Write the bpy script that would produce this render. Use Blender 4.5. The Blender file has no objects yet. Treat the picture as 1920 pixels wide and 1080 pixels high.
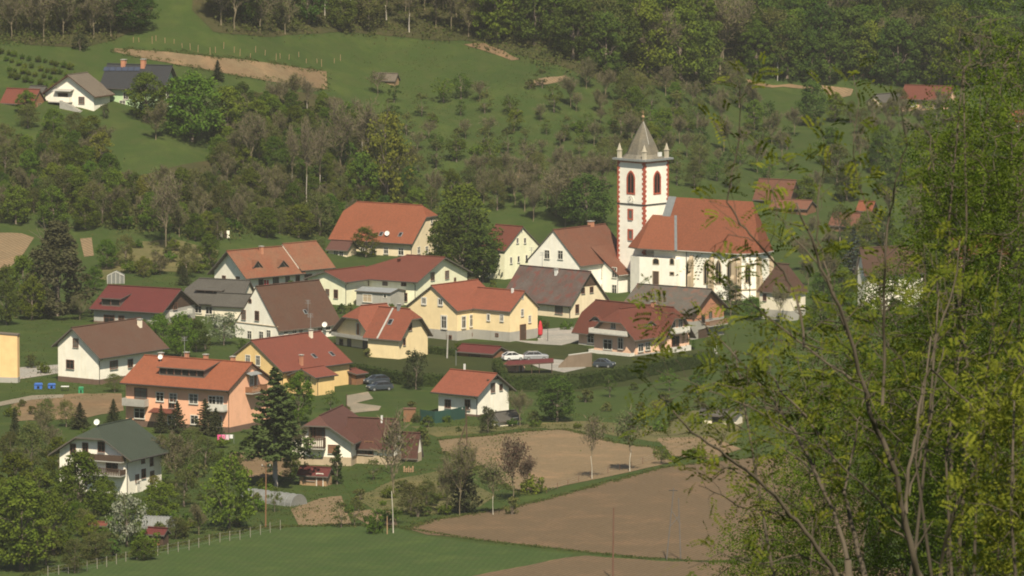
import bpy, bmesh, math, random
import numpy as np
from mathutils import Vector, Matrix, noise

# ---------------------------------------------------------------- camera, sky, sun, exposure
S = bpy.context.scene
C = S.collection
HC, PITCH, FPX = 130.4, math.radians(6.2), 12000.0
cam_d = bpy.data.cameras.new('camera'); cam = bpy.data.objects.new('camera', cam_d); C.objects.link(cam)
cam.location = (0, 0, HC); cam.rotation_euler = (math.pi/2 - PITCH, 0, 0)
cam_d.sensor_width = 36.0; cam_d.lens = 36.0*FPX/1920.0
cam_d.clip_start = 1.0; cam_d.clip_end = 9000.0
cam_d.dof.use_dof = True; cam_d.dof.focus_distance = 1180.0; cam_d.dof.aperture_fstop = 16.0
S.camera = cam
SUN_EL, SUN_AZ = math.radians(52), math.radians(9)      # azimuth measured right of straight behind the camera
sun_v = Vector((math.sin(SUN_AZ)*math.cos(SUN_EL), -math.cos(SUN_AZ)*math.cos(SUN_EL), math.sin(SUN_EL)))
W = bpy.data.worlds.new('World'); S.world = W; W.use_nodes = True
nt = W.node_tree; bg = nt.nodes['Background']
sky = nt.nodes.new('ShaderNodeTexSky'); sky.sky_type = 'NISHITA'; sky.sun_disc = False
sky.sun_elevation = SUN_EL; sky.sun_rotation = math.pi - SUN_AZ
nt.links.new(sky.outputs[0], bg.inputs[0]); bg.inputs[1].default_value = 0.06
sd = bpy.data.lights.new('sun', 'SUN'); sd.energy = 5.0; sd.angle = math.radians(0.6); sd.color = (1.0, 0.91, 0.74)
so = bpy.data.objects.new('sun', sd); C.objects.link(so); so.location = (200, -200, 400)
so.rotation_euler = (-sun_v).to_track_quat('-Z', 'Y').to_euler()
S.view_settings.view_transform = 'Standard'; S.view_settings.look = 'None'
S.view_settings.gamma = 1.0; S.view_settings.exposure = 0.50; S.view_settings.use_curve_mapping = False
S.cycles.filter_width = 1.9
S.cycles.max_bounces = 5; S.cycles.diffuse_bounces = 2; S.cycles.glossy_bounces = 2
S.cycles.transmission_bounces = 2; S.cycles.transparent_max_bounces = 4; S.cycles.volume_bounces = 0
HAZE = 0.000055

# ---------------------------------------------------------------- projection helpers (photo is 1920 x 1080)
cP, sP = math.cos(PITCH), math.sin(PITCH)
def smooth(a, b, x):
    t = min(1.0, max(0.0, (x-a)/(b-a))); return t*t*(3-2*t)
def h_exact(x, y):
    near = 128 - 0.245*y
    z = 20*math.log1p(math.exp(min(40, near/20))) if near < 400 else near
    t = smooth(5, 62, x)
    y0 = 1225 + 60*smooth(-75, -20, x) - 10*t
    sl = 0.30*(1-t) + 0.085*t
    d = y - y0
    if d > -20:
        r = 10*math.log1p(math.exp(min(40, d/10)))
        m = smooth(0, 40, d)
        z += r*sl + m*(0.9*math.sin(x*0.09+1.3)*math.cos(y*0.05) + 0.5*math.sin(x*0.21+y*0.13))
        if y > 1470: z += (y-1470)*0.34*t
    z += 0.12*math.sin(x*0.05)*math.sin(y*0.03)*smooth(560, 700, y)
    return z
GS = 4.0
_hc = {}
def _hn(i, j):
    k = (i, j)
    if k not in _hc: _hc[k] = h_exact(i*GS, j*GS)
    return _hc[k]
def ground(x, y):
    i, j = math.floor(x/GS), math.floor(y/GS); fx, fy = x/GS-i, y/GS-j
    return (_hn(i,j)*(1-fx)+_hn(i+1,j)*fx)*(1-fy) + (_hn(i,j+1)*(1-fx)+_hn(i+1,j+1)*fx)*fy
def ray(px, py):
    a, b = (px-960)/FPX, (540-py)/FPX
    return Vector((a, cP + b*sP, -sP + b*cP))
def G(px, py):
    d = ray(px, py); y = 700.0; py_ = y
    while y < 1750:
        s = y/d.y
        if HC + s*d.z <= ground(s*d.x, y): break
        py_ = y; y += 4
    lo, hi = py_, y
    for _ in range(18):
        m = (lo+hi)/2; s = m/d.y
        if HC + s*d.z <= ground(s*d.x, m): hi = m
        else: lo = m
    s = hi/d.y
    return Vector((s*d.x, hi, ground(s*d.x, hi)))
def PV(x, y, row):
    t = (540-row)/FPX; return HC + y*(t*cP - sP)/(cP + t*sP)
def at(px, py, Y):
    d = ray(px, py); s = Y/d.y; return Vector((s*d.x, Y, HC + s*d.z))
def scale_at(p): return FPX/(p.y*cP + (HC-p.z)*sP)

# ---------------------------------------------------------------- materials
def lin(c): return tuple((x/12.92 if x <= .04045 else ((x+.055)/1.055)**2.4) for x in c)
def base_mat(name):
    m = bpy.data.materials.new(name); m.use_nodes = True
    return m, m.node_tree, m.node_tree.nodes['Principled BSDF']
def N(nt, t, **kw):
    n = nt.nodes.new(t)
    for k, v in kw.items(): setattr(n, k, v)
    return n
def mixc(nt, fac, a, b, mode='MIX'):
    n = N(nt, 'ShaderNodeMix', data_type='RGBA', blend_type=mode)
    for sock, v in ((n.inputs[0], fac), (n.inputs[6], a), (n.inputs[7], b)):
        if isinstance(v, (int, float)): sock.default_value = v
        elif isinstance(v, tuple): sock.default_value = (*v[:3], 1)
        else: nt.links.new(v, sock)
    return n.outputs[2]
def ramp(nt, src, a, b):
    n = N(nt, 'ShaderNodeMapRange'); n.inputs[1].default_value = a; n.inputs[2].default_value = b
    nt.links.new(src, n.inputs[0]); return n.outputs[0]
def tex(nt, scale, detail=4, rough=.6, vec=None, sc=None):
    n = N(nt, 'ShaderNodeTexNoise'); n.inputs['Scale'].default_value = scale; n.inputs['Detail'].default_value = detail; n.inputs['Roughness'].default_value = rough
    tc = N(nt, 'ShaderNodeTexCoord'); v = tc.outputs['Object']
    if sc:
        mp = N(nt, 'ShaderNodeMapping'); mp.inputs['Scale'].default_value = sc; nt.links.new(v, mp.inputs[0]); v = mp.outputs[0]
    nt.links.new(v, n.inputs['Vector']); return n.outputs[0]
def wall_mat(name, c, dirt=.5):
    m, nt, b = base_mat(name)
    n1 = tex(nt, .6, 5); n2 = tex(nt, 1.0, 4, .6, sc=(2.2, 2.2, .25))
    col = mixc(nt, ramp(nt, n1, .35, .75), c, tuple(x*.84 for x in c))
    col = mixc(nt, ramp(nt, n2, .52, .8), col, tuple(x*(1-.42*dirt)*k for x, k in zip(c, (1, .97, .9))))
    nt.links.new(col, b.inputs['Base Color']); b.inputs['Roughness'].default_value = .9; b.inputs['Specular IOR Level'].default_value = .15
    return m
def roof_mat(name, c, c2=None, var=.5, rough=.75, patch=None):
    m, nt, b = base_mat(name); c2 = c2 or tuple(x*.6 for x in c)
    n1 = tex(nt, .35, 6, .65); n2 = tex(nt, 3.5, 3, .7); n3 = tex(nt, 1.1, 5, .7, sc=(1, 1, .35))
    col = mixc(nt, ramp(nt, n1, .35, .75), c, mixc(nt, 1-var, c2, c))
    col = mixc(nt, ramp(nt, n2, .35, .7), col, mixc(nt, .38, col, (0.03, .02, .015)))
    col = mixc(nt, ramp(nt, n3, .55, .85), col, mixc(nt, .45*var+.18, col, (.06, .055, .04)))
    if patch: col = mixc(nt, ramp(nt, tex(nt, .9, 4, .6, sc=(1, 1, .3)), .5, .62), col, patch)
    nt.links.new(col, b.inputs['Base Color']); b.inputs['Roughness'].default_value = rough; b.inputs['Specular IOR Level'].default_value = .2
    tc = N(nt, 'ShaderNodeTexCoord'); sx = N(nt, 'ShaderNodeSeparateXYZ'); nt.links.new(tc.outputs['Object'], sx.inputs[0])
    w = N(nt, 'ShaderNodeMath', operation='MULTIPLY'); w.inputs[1].default_value = 4.5; nt.links.new(sx.outputs[2], w.inputs[0])
    f = N(nt, 'ShaderNodeMath', operation='FRACT'); nt.links.new(w.outputs[0], f.inputs[0])
    bp = N(nt, 'ShaderNodeBump'); bp.inputs['Strength'].default_value = .8; bp.inputs['Distance'].default_value = .12
    nt.links.new(f.outputs[0], bp.inputs['Height']); nt.links.new(bp.outputs[0], b.inputs['Normal'])
    return m
def flat(name, c, rough=.7, metal=0, spec=.3):
    m, nt, b = base_mat(name)
    col = mixc(nt, ramp(nt, tex(nt, 1.7, 4), .3, .8), c, tuple(x*.75 for x in c))
    nt.links.new(col, b.inputs['Base Color']); b.inputs['Roughness'].default_value = rough
    b.inputs['Metallic'].default_value = metal; b.inputs['Specular IOR Level'].default_value = spec
    return m
def leaf_mat(name, c1, c2, hue=.03, val=.3, trans=.3):
    m, nt, b = base_mat(name); nt.nodes.remove(b); out = nt.nodes['Material Output']
    at_ = N(nt, 'ShaderNodeAttribute', attribute_name='tint')
    col = mixc(nt, at_.outputs['Fac'], c1, c2)
    oi = N(nt, 'ShaderNodeObjectInfo'); hs = N(nt, 'ShaderNodeHueSaturation')
    a = N(nt, 'ShaderNodeMapRange'); nt.links.new(oi.outputs['Random'], a.inputs[0]); a.inputs[3].default_value = .5-hue; a.inputs[4].default_value = .5+hue
    bb = N(nt, 'ShaderNodeMath', operation='MULTIPLY'); bb.inputs[1].default_value = 7.31; nt.links.new(oi.outputs['Random'], bb.inputs[0])
    fr = N(nt, 'ShaderNodeMath', operation='FRACT'); nt.links.new(bb.outputs[0], fr.inputs[0])
    v = N(nt, 'ShaderNodeMapRange'); nt.links.new(fr.outputs[0], v.inputs[0]); v.inputs[3].default_value = 1-val; v.inputs[4].default_value = 1+val
    nt.links.new(a.outputs[0], hs.inputs['Hue']); nt.links.new(v.outputs[0], hs.inputs['Value']); nt.links.new(col, hs.inputs['Color'])
    d = N(nt, 'ShaderNodeBsdfDiffuse'); t = N(nt, 'ShaderNodeBsdfTranslucent'); mx = N(nt, 'ShaderNodeMixShader'); mx.inputs[0].default_value = trans
    for s_ in (d, t): nt.links.new(hs.outputs[0], s_.inputs[0])
    nt.links.new(d.outputs[0], mx.inputs[1]); nt.links.new(t.outputs[0], mx.inputs[2]); nt.links.new(mx.outputs[0], out.inputs[0])
    return m
def ground_mat(name, c1, c2, c3=None, s1=.05, s2=.6, rows=None, bump=.3, patches=None):
    m, nt, b = base_mat(name)
    n1 = tex(nt, s1, 6, .6); n2 = tex(nt, s2, 6, .75); n3 = tex(nt, 4.0, 4, .7)
    col = mixc(nt, ramp(nt, n1, .35, .68), c1, c2)
    col = mixc(nt, ramp(nt, n2, .42, .72), col, c3 or tuple(x*.6 for x in c1))
    col = mixc(nt, ramp(nt, n3, .4, .75), col, mixc(nt, .6, col, tuple(x*.4 for x in c1)))
    col = mixc(nt, ramp(nt, tex(nt, .13, 5, .7), .5, .72), col, mixc(nt, .35, col, tuple(min(1, x*k) for x, k in zip(c1, (2.0, 1.6, 1.5)))))
    if rows:
        tc = N(nt, 'ShaderNodeTexCoord'); mp = N(nt, 'ShaderNodeMapping'); mp.inputs['Rotation'].default_value = (0, 0, rows[0]); nt.links.new(tc.outputs['Object'], mp.inputs[0])
        wv = N(nt, 'ShaderNodeTexWave'); wv.inputs['Scale'].default_value = rows[1]; wv.inputs['Distortion'].default_value = 1.5; wv.inputs['Detail'].default_value = 3
        nt.links.new(mp.outputs[0], wv.inputs[0]); col = mixc(nt, ramp(nt, wv.outputs[1], 0, 1), col, mixc(nt, rows[2], col, tuple(x*.5 for x in c1)))
    nt.links.new(col, b.inputs['Base Color']); b.inputs['Roughness'].default_value = 1; b.inputs['Specular IOR Level'].default_value = .05
    bp = N(nt, 'ShaderNodeBump'); bp.inputs['Strength'].default_value = bump; bp.inputs['Distance'].default_value = .5
    nt.links.new(n2, bp.inputs['Height']); nt.links.new(bp.outputs[0], b.inputs['Normal'])
    return m
M = {}
M['white'] = wall_mat('white_plaster', (.93, .87, .73), .3)
M['churchw'] = wall_mat('church_plaster', (.95, .90, .77), .2)
M['oldwhite'] = wall_mat('weathered_plaster', (.84, .75, .58), .6)
M['cream'] = wall_mat('cream_plaster', (.82, .68, .46), .4)
M['yellow'] = wall_mat('yellow_plaster', (.80, .56, .25), .35)
M['yellow2'] = wall_mat('pale_yellow_plaster', (.88, .70, .40), .3)
M['ochre'] = wall_mat('orange_yellow_plaster', (.84, .56, .27), .3)
M['peach'] = wall_mat('peach_plaster', (.88, .48, .30), .2)
M['peach2'] = wall_mat('pale_peach_plaster', (.86, .54, .36), .2)
M['greenp'] = wall_mat('green_plaster', (.48, .64, .36), .2)
M['lime'] = wall_mat('pale_lime_plaster', (.88, .85, .60), .3)
M['concrete'] = wall_mat('grey_concrete', (.36, .34, .29), .6)
M['greyp'] = wall_mat('grey_plaster', (.40, .38, .33), .6)
M['plinth'] = wall_mat('dark_plinth', (.17, .11, .08), .5)
M['stone'] = wall_mat('tan_stone', (.46, .36, .24), .5)
M['rwall'] = wall_mat('rough_brown_stone', (.20, .15, .105), .8)
M['pinn'] = wall_mat('grey_pinnacle_stone', (.52, .46, .35), .5)
M['brick'] = wall_mat('bare_brick', (.48, .22, .13), .7)
M['wood'] = flat('dark_wood', (.09, .055, .035), .8)
M['wood2'] = flat('brown_wood', (.24, .12, .06), .8)
M['woodl'] = flat('light_wood', (.38, .24, .13), .8)
M['soffit'] = flat('soffit_board', (.13, .11, .09), .8)
M['soffitr'] = flat('red_soffit', (.10, .045, .03), .8)
M['glass'] = flat('window_glass', (.018, .018, .018), .25, 0, .35)
M['glass2'] = flat('curtained_glass', (.13, .125, .11), .3, 0, .4)
M['frame'] = flat('white_frame', (.72, .68, .58), .6)
M['frameb'] = flat('brown_frame', (.16, .07, .04), .6)
M['red'] = flat('red_sandstone_paint', (.44, .10, .055), .8)
M['metal'] = flat('grey_sheet_metal', (.30, .31, .30), .5, .2)
M['lead'] = flat('lead_flashing', (.17, .18, .18), .6)
M['metald'] = flat('dark_metal', (.06, .055, .05), .5, .3)
M['rust'] = flat('rusty_steel', (.16, .08, .05), .8)
M['conc2'] = flat('pale_concrete', (.40, .38, .33), .9)
M['dish'] = flat('dish_white', (.75, .74, .68), .4)
M['r_orange'] = roof_mat('orange_tiles', (0.266, 0.085, 0.041), var=.3)
M['r_orange2'] = roof_mat('red_orange_tiles', (0.254, 0.078, 0.044), var=.35)
M['r_church'] = roof_mat('church_tiles', (0.279, 0.092, 0.046), var=.25)
M['r_long'] = roof_mat('mottled_orange_tiles', (0.240, 0.085, 0.044), (.22, .13, .075), var=.8)
M['r_old'] = roof_mat('old_brown_tiles', (0.113, 0.056, 0.036), (.12, .075, .052), var=.9)
M['r_old2'] = roof_mat('old_red_tiles', (0.170, 0.066, 0.039), (.17, .085, .055), var=.8)
M['r_dark'] = roof_mat('dark_red_tiles', (0.150, 0.046, 0.029), var=.4)
M['r_brick'] = roof_mat('brick_red_tiles', (0.190, 0.056, 0.036), var=.3)
M['r_wine'] = roof_mat('wine_red_tiles', (0.122, 0.026, 0.023), var=.5)
M['r_brown'] = roof_mat('chocolate_tiles', (0.114, 0.049, 0.037), var=.4)
M['r_green'] = roof_mat('dark_green_tiles', (0.048, 0.063, 0.044), var=.4)
M['r_grey'] = roof_mat('grey_slates', (0.098, 0.091, 0.077), var=.5)
M['r_anth'] = roof_mat('anthracite_tiles', (0.036, 0.039, 0.044), var=.3)
M['r_tan'] = roof_mat('tan_sheet_roof', (0.170, 0.139, 0.103), var=.5)
M['r_rust'] = roof_mat('rusted_sheet_roof', (0.109, 0.069, 0.057), (.15, .13, .115), var=1, patch=(.15, .058, .046))
M['r_spire'] = roof_mat('lichen_slates', (.250, .215, .150), (.165, .155, .130), var=1)
M['r_barn'] = roof_mat('barn_slates', (0.103, 0.088, 0.071), (.13, .12, .1), var=.9, patch=(.15, .085, .062))
M['bark'] = flat('brown_bark', (.14, .11, .08), .9)
M['barkp'] = flat('pale_bark', (.36, .32, .26), .9)
M['birchb'] = flat('birch_bark', (.38, .35, .28), .8)
M['barkf'] = flat('locust_bark', (.098, .078, .052), .9)
M['twig'] = flat('twig_bark', (.160, .130, .078), .9)
M['grass'] = ground_mat('meadow_grass', (0.0459, 0.0713, 0.0166), (0.0364, 0.0586, 0.0150), (0.0586, 0.0697, 0.0214), .03, .25)
M['lawn'] = ground_mat('lawn_grass', (0.0444, 0.0752, 0.0158), (0.0364, 0.0618, 0.0143), (0.0554, 0.0697, 0.0206), .08, .5)
M['crop'] = ground_mat('young_cereal', (0.0550, 0.0869, 0.0240), (0.0461, 0.0763, 0.0213), (0.0674, 0.0869, 0.0301), .04, .3, rows=(math.radians(8), .35, .25))
M['bank'] = ground_mat('rough_bank_grass', (0.0380, 0.0491, 0.0143), (0.0475, 0.0523, 0.0174), (0.0301, 0.0356, 0.0127), .06, .5)
M['dry'] = ground_mat('dry_grass', (0.1170, 0.1062, 0.0450), (0.0720, 0.0828, 0.0270), (0.1440, 0.1215, 0.0576), .08, .5)
M['soil'] = ground_mat('ploughed_soil', (0.1984, 0.1395, 0.0821), (0.1733, 0.1231, 0.0739), (0.1566, 0.1108, 0.0657), .02, .8, rows=(math.radians(25), .42, .75), bump=1.0)
M['soil2'] = ground_mat('harrowed_soil', (0.2767, 0.2001, 0.1149), (0.2453, 0.1765, 0.1026), (0.2192, 0.1560, 0.0903), .03, .7, rows=(math.radians(-35), .4, .7), bump=1.0)
M['soil3'] = ground_mat('reddish_soil', (0.190, 0.1440, 0.0810), (0.1800, 0.1170, 0.0648), (0.1440, 0.0936, 0.0540), .05, .6)
M['floor'] = ground_mat('forest_floor', (0.0554, 0.0523, 0.0222), (0.0412, 0.0507, 0.0158), (0.0673, 0.0539, 0.0269), .05, .4)
M['gravel'] = ground_mat('gravel', (.27, .23, .17), (.22, .19, .14), (.18, .16, .11), .1, 1.5)
M['asphalt'] = ground_mat('pale_paving', (0.3240, 0.3060, 0.2610), (0.2790, 0.2610, 0.2250), (0.2430, 0.2250, 0.1980), .1, 1)
M['leaf'] = leaf_mat('broadleaf_green', (0.0672, 0.1075, 0.0126), (0.1176, 0.1554, 0.0185))
M['leafd'] = leaf_mat('dark_green_leaves', (0.0504, 0.0823, 0.0143), (0.0840, 0.1159, 0.0202))
M['leafb'] = leaf_mat('budding_leaves', (0.1176, 0.1159, 0.0370), (0.0882, 0.1159, 0.0269), .02, .25)
M['leafy'] = leaf_mat('yellow_green_leaves', (0.1050, 0.1218, 0.0151), (0.1386, 0.1386, 0.0218))
M['needle'] = leaf_mat('spruce_needles', (0.0378, 0.0470, 0.0185), (0.0630, 0.0672, 0.0286), .02, .25, .1)
M['needleo'] = leaf_mat('olive_spruce_needles', (0.0504, 0.0504, 0.0218), (0.0773, 0.0739, 0.0336), .01, .15, .15)
M['needleb'] = leaf_mat('blue_spruce_needles', (0.0462, 0.0630, 0.0504), (0.0672, 0.0840, 0.0672), .01, .2, .1)
M['needlel'] = leaf_mat('light_conifer_needles', (0.0588, 0.0840, 0.0252), (0.0840, 0.1092, 0.0336), .02, .2, .15)
M['bloss'] = leaf_mat('white_blossom', (.12, .15, .06), (.42, .42, .33), .01, .15)
M['purple'] = leaf_mat('purple_plum_leaves', (0.0714, 0.0420, 0.0336), (0.1092, 0.0630, 0.0462), .01, .15)
M['birchl'] = leaf_mat('birch_leaves', (0.1008, 0.1344, 0.0420), (0.1344, 0.1596, 0.0588), .02, .2)
M['hedge'] = leaf_mat('hedge_leaves', (0.0462, 0.0714, 0.0185), (0.0672, 0.0882, 0.0252), .01, .15)
M['locl'] = leaf_mat('locust_leaflets', (.060, .082, .012), (.165, .175, .022), .0, .0, .3)
M['fgl'] = leaf_mat('foreground_leaves', (.040, .070, .012), (.130, .170, .024), .0, .0, .3)
M['undl'] = leaf_mat('undergrowth_leaves', (0.0588, 0.0823, 0.0168), (0.0966, 0.0966, 0.0319), .0, .0, .3)

# ---------------------------------------------------------------- mesh helpers
def mesh_obj(name, verts, faces, mats, parent=None, fmat=None, loc=None):
    me = bpy.data.meshes.new(name); me.from_pydata([tuple(v) for v in verts], [], faces)
    for m in (mats if isinstance(mats, (list, tuple)) else [mats]): me.materials.append(m)
    if fmat is not None: me.polygons.foreach_set('material_index', fmat)
    bm = bmesh.new(); bm.from_mesh(me); bmesh.ops.recalc_face_normals(bm, faces=bm.faces); bm.to_mesh(me); bm.free()
    o = bpy.data.objects.new(name, me); C.objects.link(o)
    if parent: o.parent = parent
    if loc is not None: o.location = loc
    return o
class MB:
    def __init__(s): s.v = []; s.f = []; s.m = []
    def add(s, vs, fs, mi=0):
        n = len(s.v); s.v += [Vector(v) for v in vs]; s.f += [tuple(i+n for i in f) for f in fs]; s.m += [mi]*len(fs)
    def box(s, o, U, V, Wv, mi=0):       # corner and three edge vectors
        o, U, V, Wv = map(Vector, (o, U, V, Wv))
        p = [o, o+U, o+U+V, o+V]; s.add(p+[q+Wv for q in p], [(3,2,1,0),(4,5,6,7),(0,1,5,4),(1,2,6,5),(2,3,7,6),(3,0,4,7)], mi)
    def cbox(s, c, sx, sy, sz, mi=0, ax=None):
        ax = ax or (Vector((1,0,0)), Vector((0,1,0)), Vector((0,0,1)))
        c = Vector(c); s.box(c-ax[0]*sx/2-ax[1]*sy/2-ax[2]*sz/2, ax[0]*sx, ax[1]*sy, ax[2]*sz, mi)
    def prism(s, poly, d, mi=0):          # polygon extruded by vector d
        n = len(poly); d = Vector(d); p = [Vector(q) for q in poly]
        s.add(p+[q+d for q in p], [tuple(range(n)), tuple(range(2*n-1, n-1, -1))]+[(i, (i+1) % n, (i+1) % n+n, i+n) for i in range(n)], mi)
    def tube(s, pts, rad, k=5, mi=0):
        n0 = len(s.v); pts = [Vector(p) for p in pts]
        for i, p in enumerate(pts):
            t = (pts[min(i+1, len(pts)-1)]-pts[max(i-1, 0)]).normalized()
            a = t.cross(Vector((0.31, .95, .1))).normalized(); b = t.cross(a)
            r = rad[i] if isinstance(rad, (list, tuple)) else rad
            for j in range(k): s.v.append(p+(a*math.cos(2*math.pi*j/k)+b*math.sin(2*math.pi*j/k))*r)
        for i in range(len(pts)-1):
            for j in range(k): s.f.append((n0+i*k+j, n0+i*k+(j+1) % k, n0+(i+1)*k+(j+1) % k, n0+(i+1)*k+j)); s.m.append(mi)
        s.f.append(tuple(n0+j for j in range(k))); s.f.append(tuple(n0+(len(pts)-1)*k+j for j in range(k))); s.m += [mi, mi]
    def slab(s, verts, faces, t, m_top=0, m_bot=1):
        """closed roof solid: surface faces pushed down by t"""
        verts = [Vector(v) for v in verts]; n = len(verts); n0 = len(s.v)
        s.v += verts + [v-Vector((0, 0, t)) for v in verts]
        cnt = {}
        for f in faces:
            s.f.append(tuple(n0+i for i in f)); s.m.append(m_top)
            s.f.append(tuple(n0+n+i for i in reversed(f))); s.m.append(m_bot)
            for a, b in zip(f, f[1:]+f[:1]): cnt[tuple(sorted((a, b)))] = cnt.get(tuple(sorted((a, b))), 0)+1
        for (a, b), c in cnt.items():
            if c == 1: s.f.append((n0+a, n0+b, n0+n+b, n0+n+a)); s.m.append(m_bot)
    def build(s, name, mats, parent=None, loc=None):
        return mesh_obj(name, s.v, s.f, mats, parent, s.m, loc)
def tag(o, label=None, cat=None, group=None, kind=None):
    if label: o['label'] = label
    if cat: o['category'] = cat
    if group: o['group'] = group
    if kind: o['kind'] = kind
    return o
def empty(name, loc, label=None, cat=None, group=None):
    o = bpy.data.objects.new(name, None); C.objects.link(o); o.location = loc; o.empty_display_size = .5
    return tag(o, label, cat, group)

# ---------------------------------------------------------------- terrain
def axis(a, b, step, lo, hi):
    v = [a + step*i for i in range(int((b-a)/step)+1)]
    s = step; x = a
    L = []
    while x > lo: s *= 1.6; x -= round(s/GS)*GS if s >= GS else s; L.append(x)
    s = step; x = v[-1]; R_ = []
    while x < hi: s *= 1.6; x += round(s/GS)*GS; R_.append(x)
    return L[::-1]+v+R_
xs = axis(-140, 168, GS, -3500, 3500); ys = axis(-20, 1640, GS, -3000, 6000)
vv = [(x, y, h_exact(x, y) if -400 < y < 1650 else h_exact(x, max(-400, min(1650, y)))) for y in ys for x in xs]
nx = len(xs)
ff = [(j*nx+i, j*nx+i+1, (j+1)*nx+i+1, (j+1)*nx+i) for j in range(len(ys)-1) for i in range(nx-1)]
g = mesh_obj('ground', vv, ff, M['grass']); tag(g, kind='structure')
for p in g.data.polygons: p.use_smooth = True

def drape(name, pix, mat, off=.05, kind='structure', label=None, cat=None, world=False):
    pts = [Vector((q[0], q[1], 0)) if world else G(*q) for q in pix]
    bm = bmesh.new(); vs = [bm.verts.new((p.x, p.y, 0)) for p in pts]
    es = [bm.edges.new((vs[i], vs[(i+1) % len(vs)])) for i in range(len(vs))]
    bmesh.ops.triangle_fill(bm, edges=bm.edges[:], use_beauty=True)
    for ax in (0, 1):
        lo = min(p[ax] for p in pts); hi = max(p[ax] for p in pts)
        k = math.ceil(lo/GS)
        while k*GS < hi:
            no = Vector((1, 0, 0)) if ax == 0 else Vector((0, 1, 0))
            bmesh.ops.bisect_plane(bm, geom=bm.verts[:]+bm.edges[:]+bm.faces[:], plane_co=no*k*GS, plane_no=no); k += 1
    for v in bm.verts: v.co.z = ground(v.co.x, v.co.y)+off
    bmesh.ops.recalc_face_normals(bm, faces=bm.faces)
    for f in bm.faces:
        f.smooth = True
        if f.normal.z < 0: f.normal_flip()
    me = bpy.data.meshes.new(name); bm.to_mesh(me); bm.free(); me.materials.append(mat)
    o = bpy.data.objects.new(name, me); C.objects.link(o); tag(o, label, cat, None, kind); return o
def wob(poly, amp=2.0, step=22, seed=1):
    rnd = random.Random(seed); out = []
    for a, b in zip(poly, poly[1:]+poly[:1]):
        n = max(1, int(math.dist(a, b)/step))
        for i in range(n):
            t = i/n; k = 0 if i == 0 else amp
            out.append((a[0]+(b[0]-a[0])*t+rnd.uniform(-k, k), a[1]+(b[1]-a[1])*t+rnd.uniform(-k, k)*.5))
    return out
drape('cereal_field', wob([(60,1079),(300,1034),(480,990),(640,985),(745,990),(770,1000),(900,1020),(1075,1040),(1065,1047),(960,1068),(900,1082),(700,1100),(60,1100)], 2, 30, 2), M['crop'], .04)
drape('ploughed_field', wob([(765,992),(800,978),(960,952),(1020,938),(1240,878),(1300,870),(1500,850),(1620,940),(1620,1045),(1330,1052),(1200,1045),(1080,1032),(900,1012),(800,1003)], 1.5, 30, 3), M['soil'], .05)
drape('near_soil_field', wob([(880,1082),(960,1066),(1060,1046),(1100,1042),(1230,1052),(1700,1066),(1700,1100),(860,1100)], 1.5, 30, 4), M['soil'], .05)
drape('harrowed_field', wob([(822,826),(860,822),(1000,808),(1060,806),(1110,818),(1160,832),(1230,840),(1262,866),(1150,892),(1030,918),(985,928),(930,905),(880,868),(830,848)], 2, 25, 5), M['soil2'], .05)
drape('right_soil_plot', wob([(1230,822),(1330,818),(1390,842),(1330,862),(1260,855)], 2, 20, 6), M['soil2'], .05)
drape('hill_field', wob([(212,97),(215,91),(300,97),(400,107),(500,118),(612,134),(614,168),(560,163),(470,146),(350,125),(260,108)], 1.2, 25, 7), M['soil3'], .08)
drape('left_hill_field', wob([(-20,436),(40,438),(64,446),(45,475),(20,500),(-20,520)], 2, 20, 8), M['soil2'], .08)
drape('left_hill_field', wob([(150,448),(172,446),(176,480),(158,482)], 2, 20, 9), M['soil2'], .08)
drape('bare_patch', wob([(985,157),(1010,148),(1060,142),(1070,150),(1030,158),(995,162)], 2, 12, 10), M['soil2'], .1)
drape('bare_patch', wob([(870,84),(905,80),(945,96),(975,112),(960,114),(915,98)], 2, 12, 11), M['soil3'], .1)
drape('bare_patch', wob([(965,325),(990,306),(1012,310),(1000,330),(975,345)], 2, 10, 12), M['soil3'], .1)
drape('dirt_track', wob([(1540,160),(1600,168),(1595,180),(1560,186)], 2, 12, 13), M['soil2'], .1)
drape('dirt_track', [(1400,148),(1480,158),(1540,164),(1542,168),(1470,163),(1395,153)], M['soil3'], .1)
drape('forest_floor', wob([(-30,-60),(285,-60),(290,10),(260,55),(215,75),(150,90),(60,85),(-30,70)], 4, 25, 14), M['floor'], .09)
drape('forest_floor', wob([(370,-60),(1350,-60),(1400,60),(1380,150),(1310,170),(1220,160),(1120,150),(1040,120),(980,105),(900,80),(760,70),(640,60),(500,70),(400,60),(360,20)], 4, 30, 15), M['floor'], .09)
drape('forest_floor', wob([(430,180),(520,170),(640,185),(760,300),(800,380),(700,420),(560,430),(400,420),(250,420),(120,400),(60,360),(100,300),(260,330),(400,300)], 5, 30, 16), M['floor'], .09)
drape('dry_bank', wob([(245,455),(330,450),(410,470),(400,500),(330,510),(240,505),(190,530),(180,500)], 3, 15, 17), M['dry'], .1)
drape('garden_soil', wob([(20,760),(60,745),(150,738),(228,738),(232,770),(150,785),(30,790)], 2, 20, 18), M['soil3'], .05)
drape('garden_soil', wob([(545,955),(600,935),(640,930),(660,985),(560,985)], 2, 20, 19), M['soil2'], .05)
drape('garden_soil', wob([(652,960),(700,955),(740,960),(745,985),(690,985)], 2, 20, 20), M['soil2'], .05)
drape('garden_lawn', wob([(640,905),(700,885),(740,880),(730,905),(660,935)], 2, 15, 21), M['lawn'], .05)
drape('rough_garden', wob([(660,935),(740,900),(830,880),(880,905),(930,930),(900,950),(800,965),(740,958),(700,955)], 3, 20, 22), M['dry'], .045)
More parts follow.
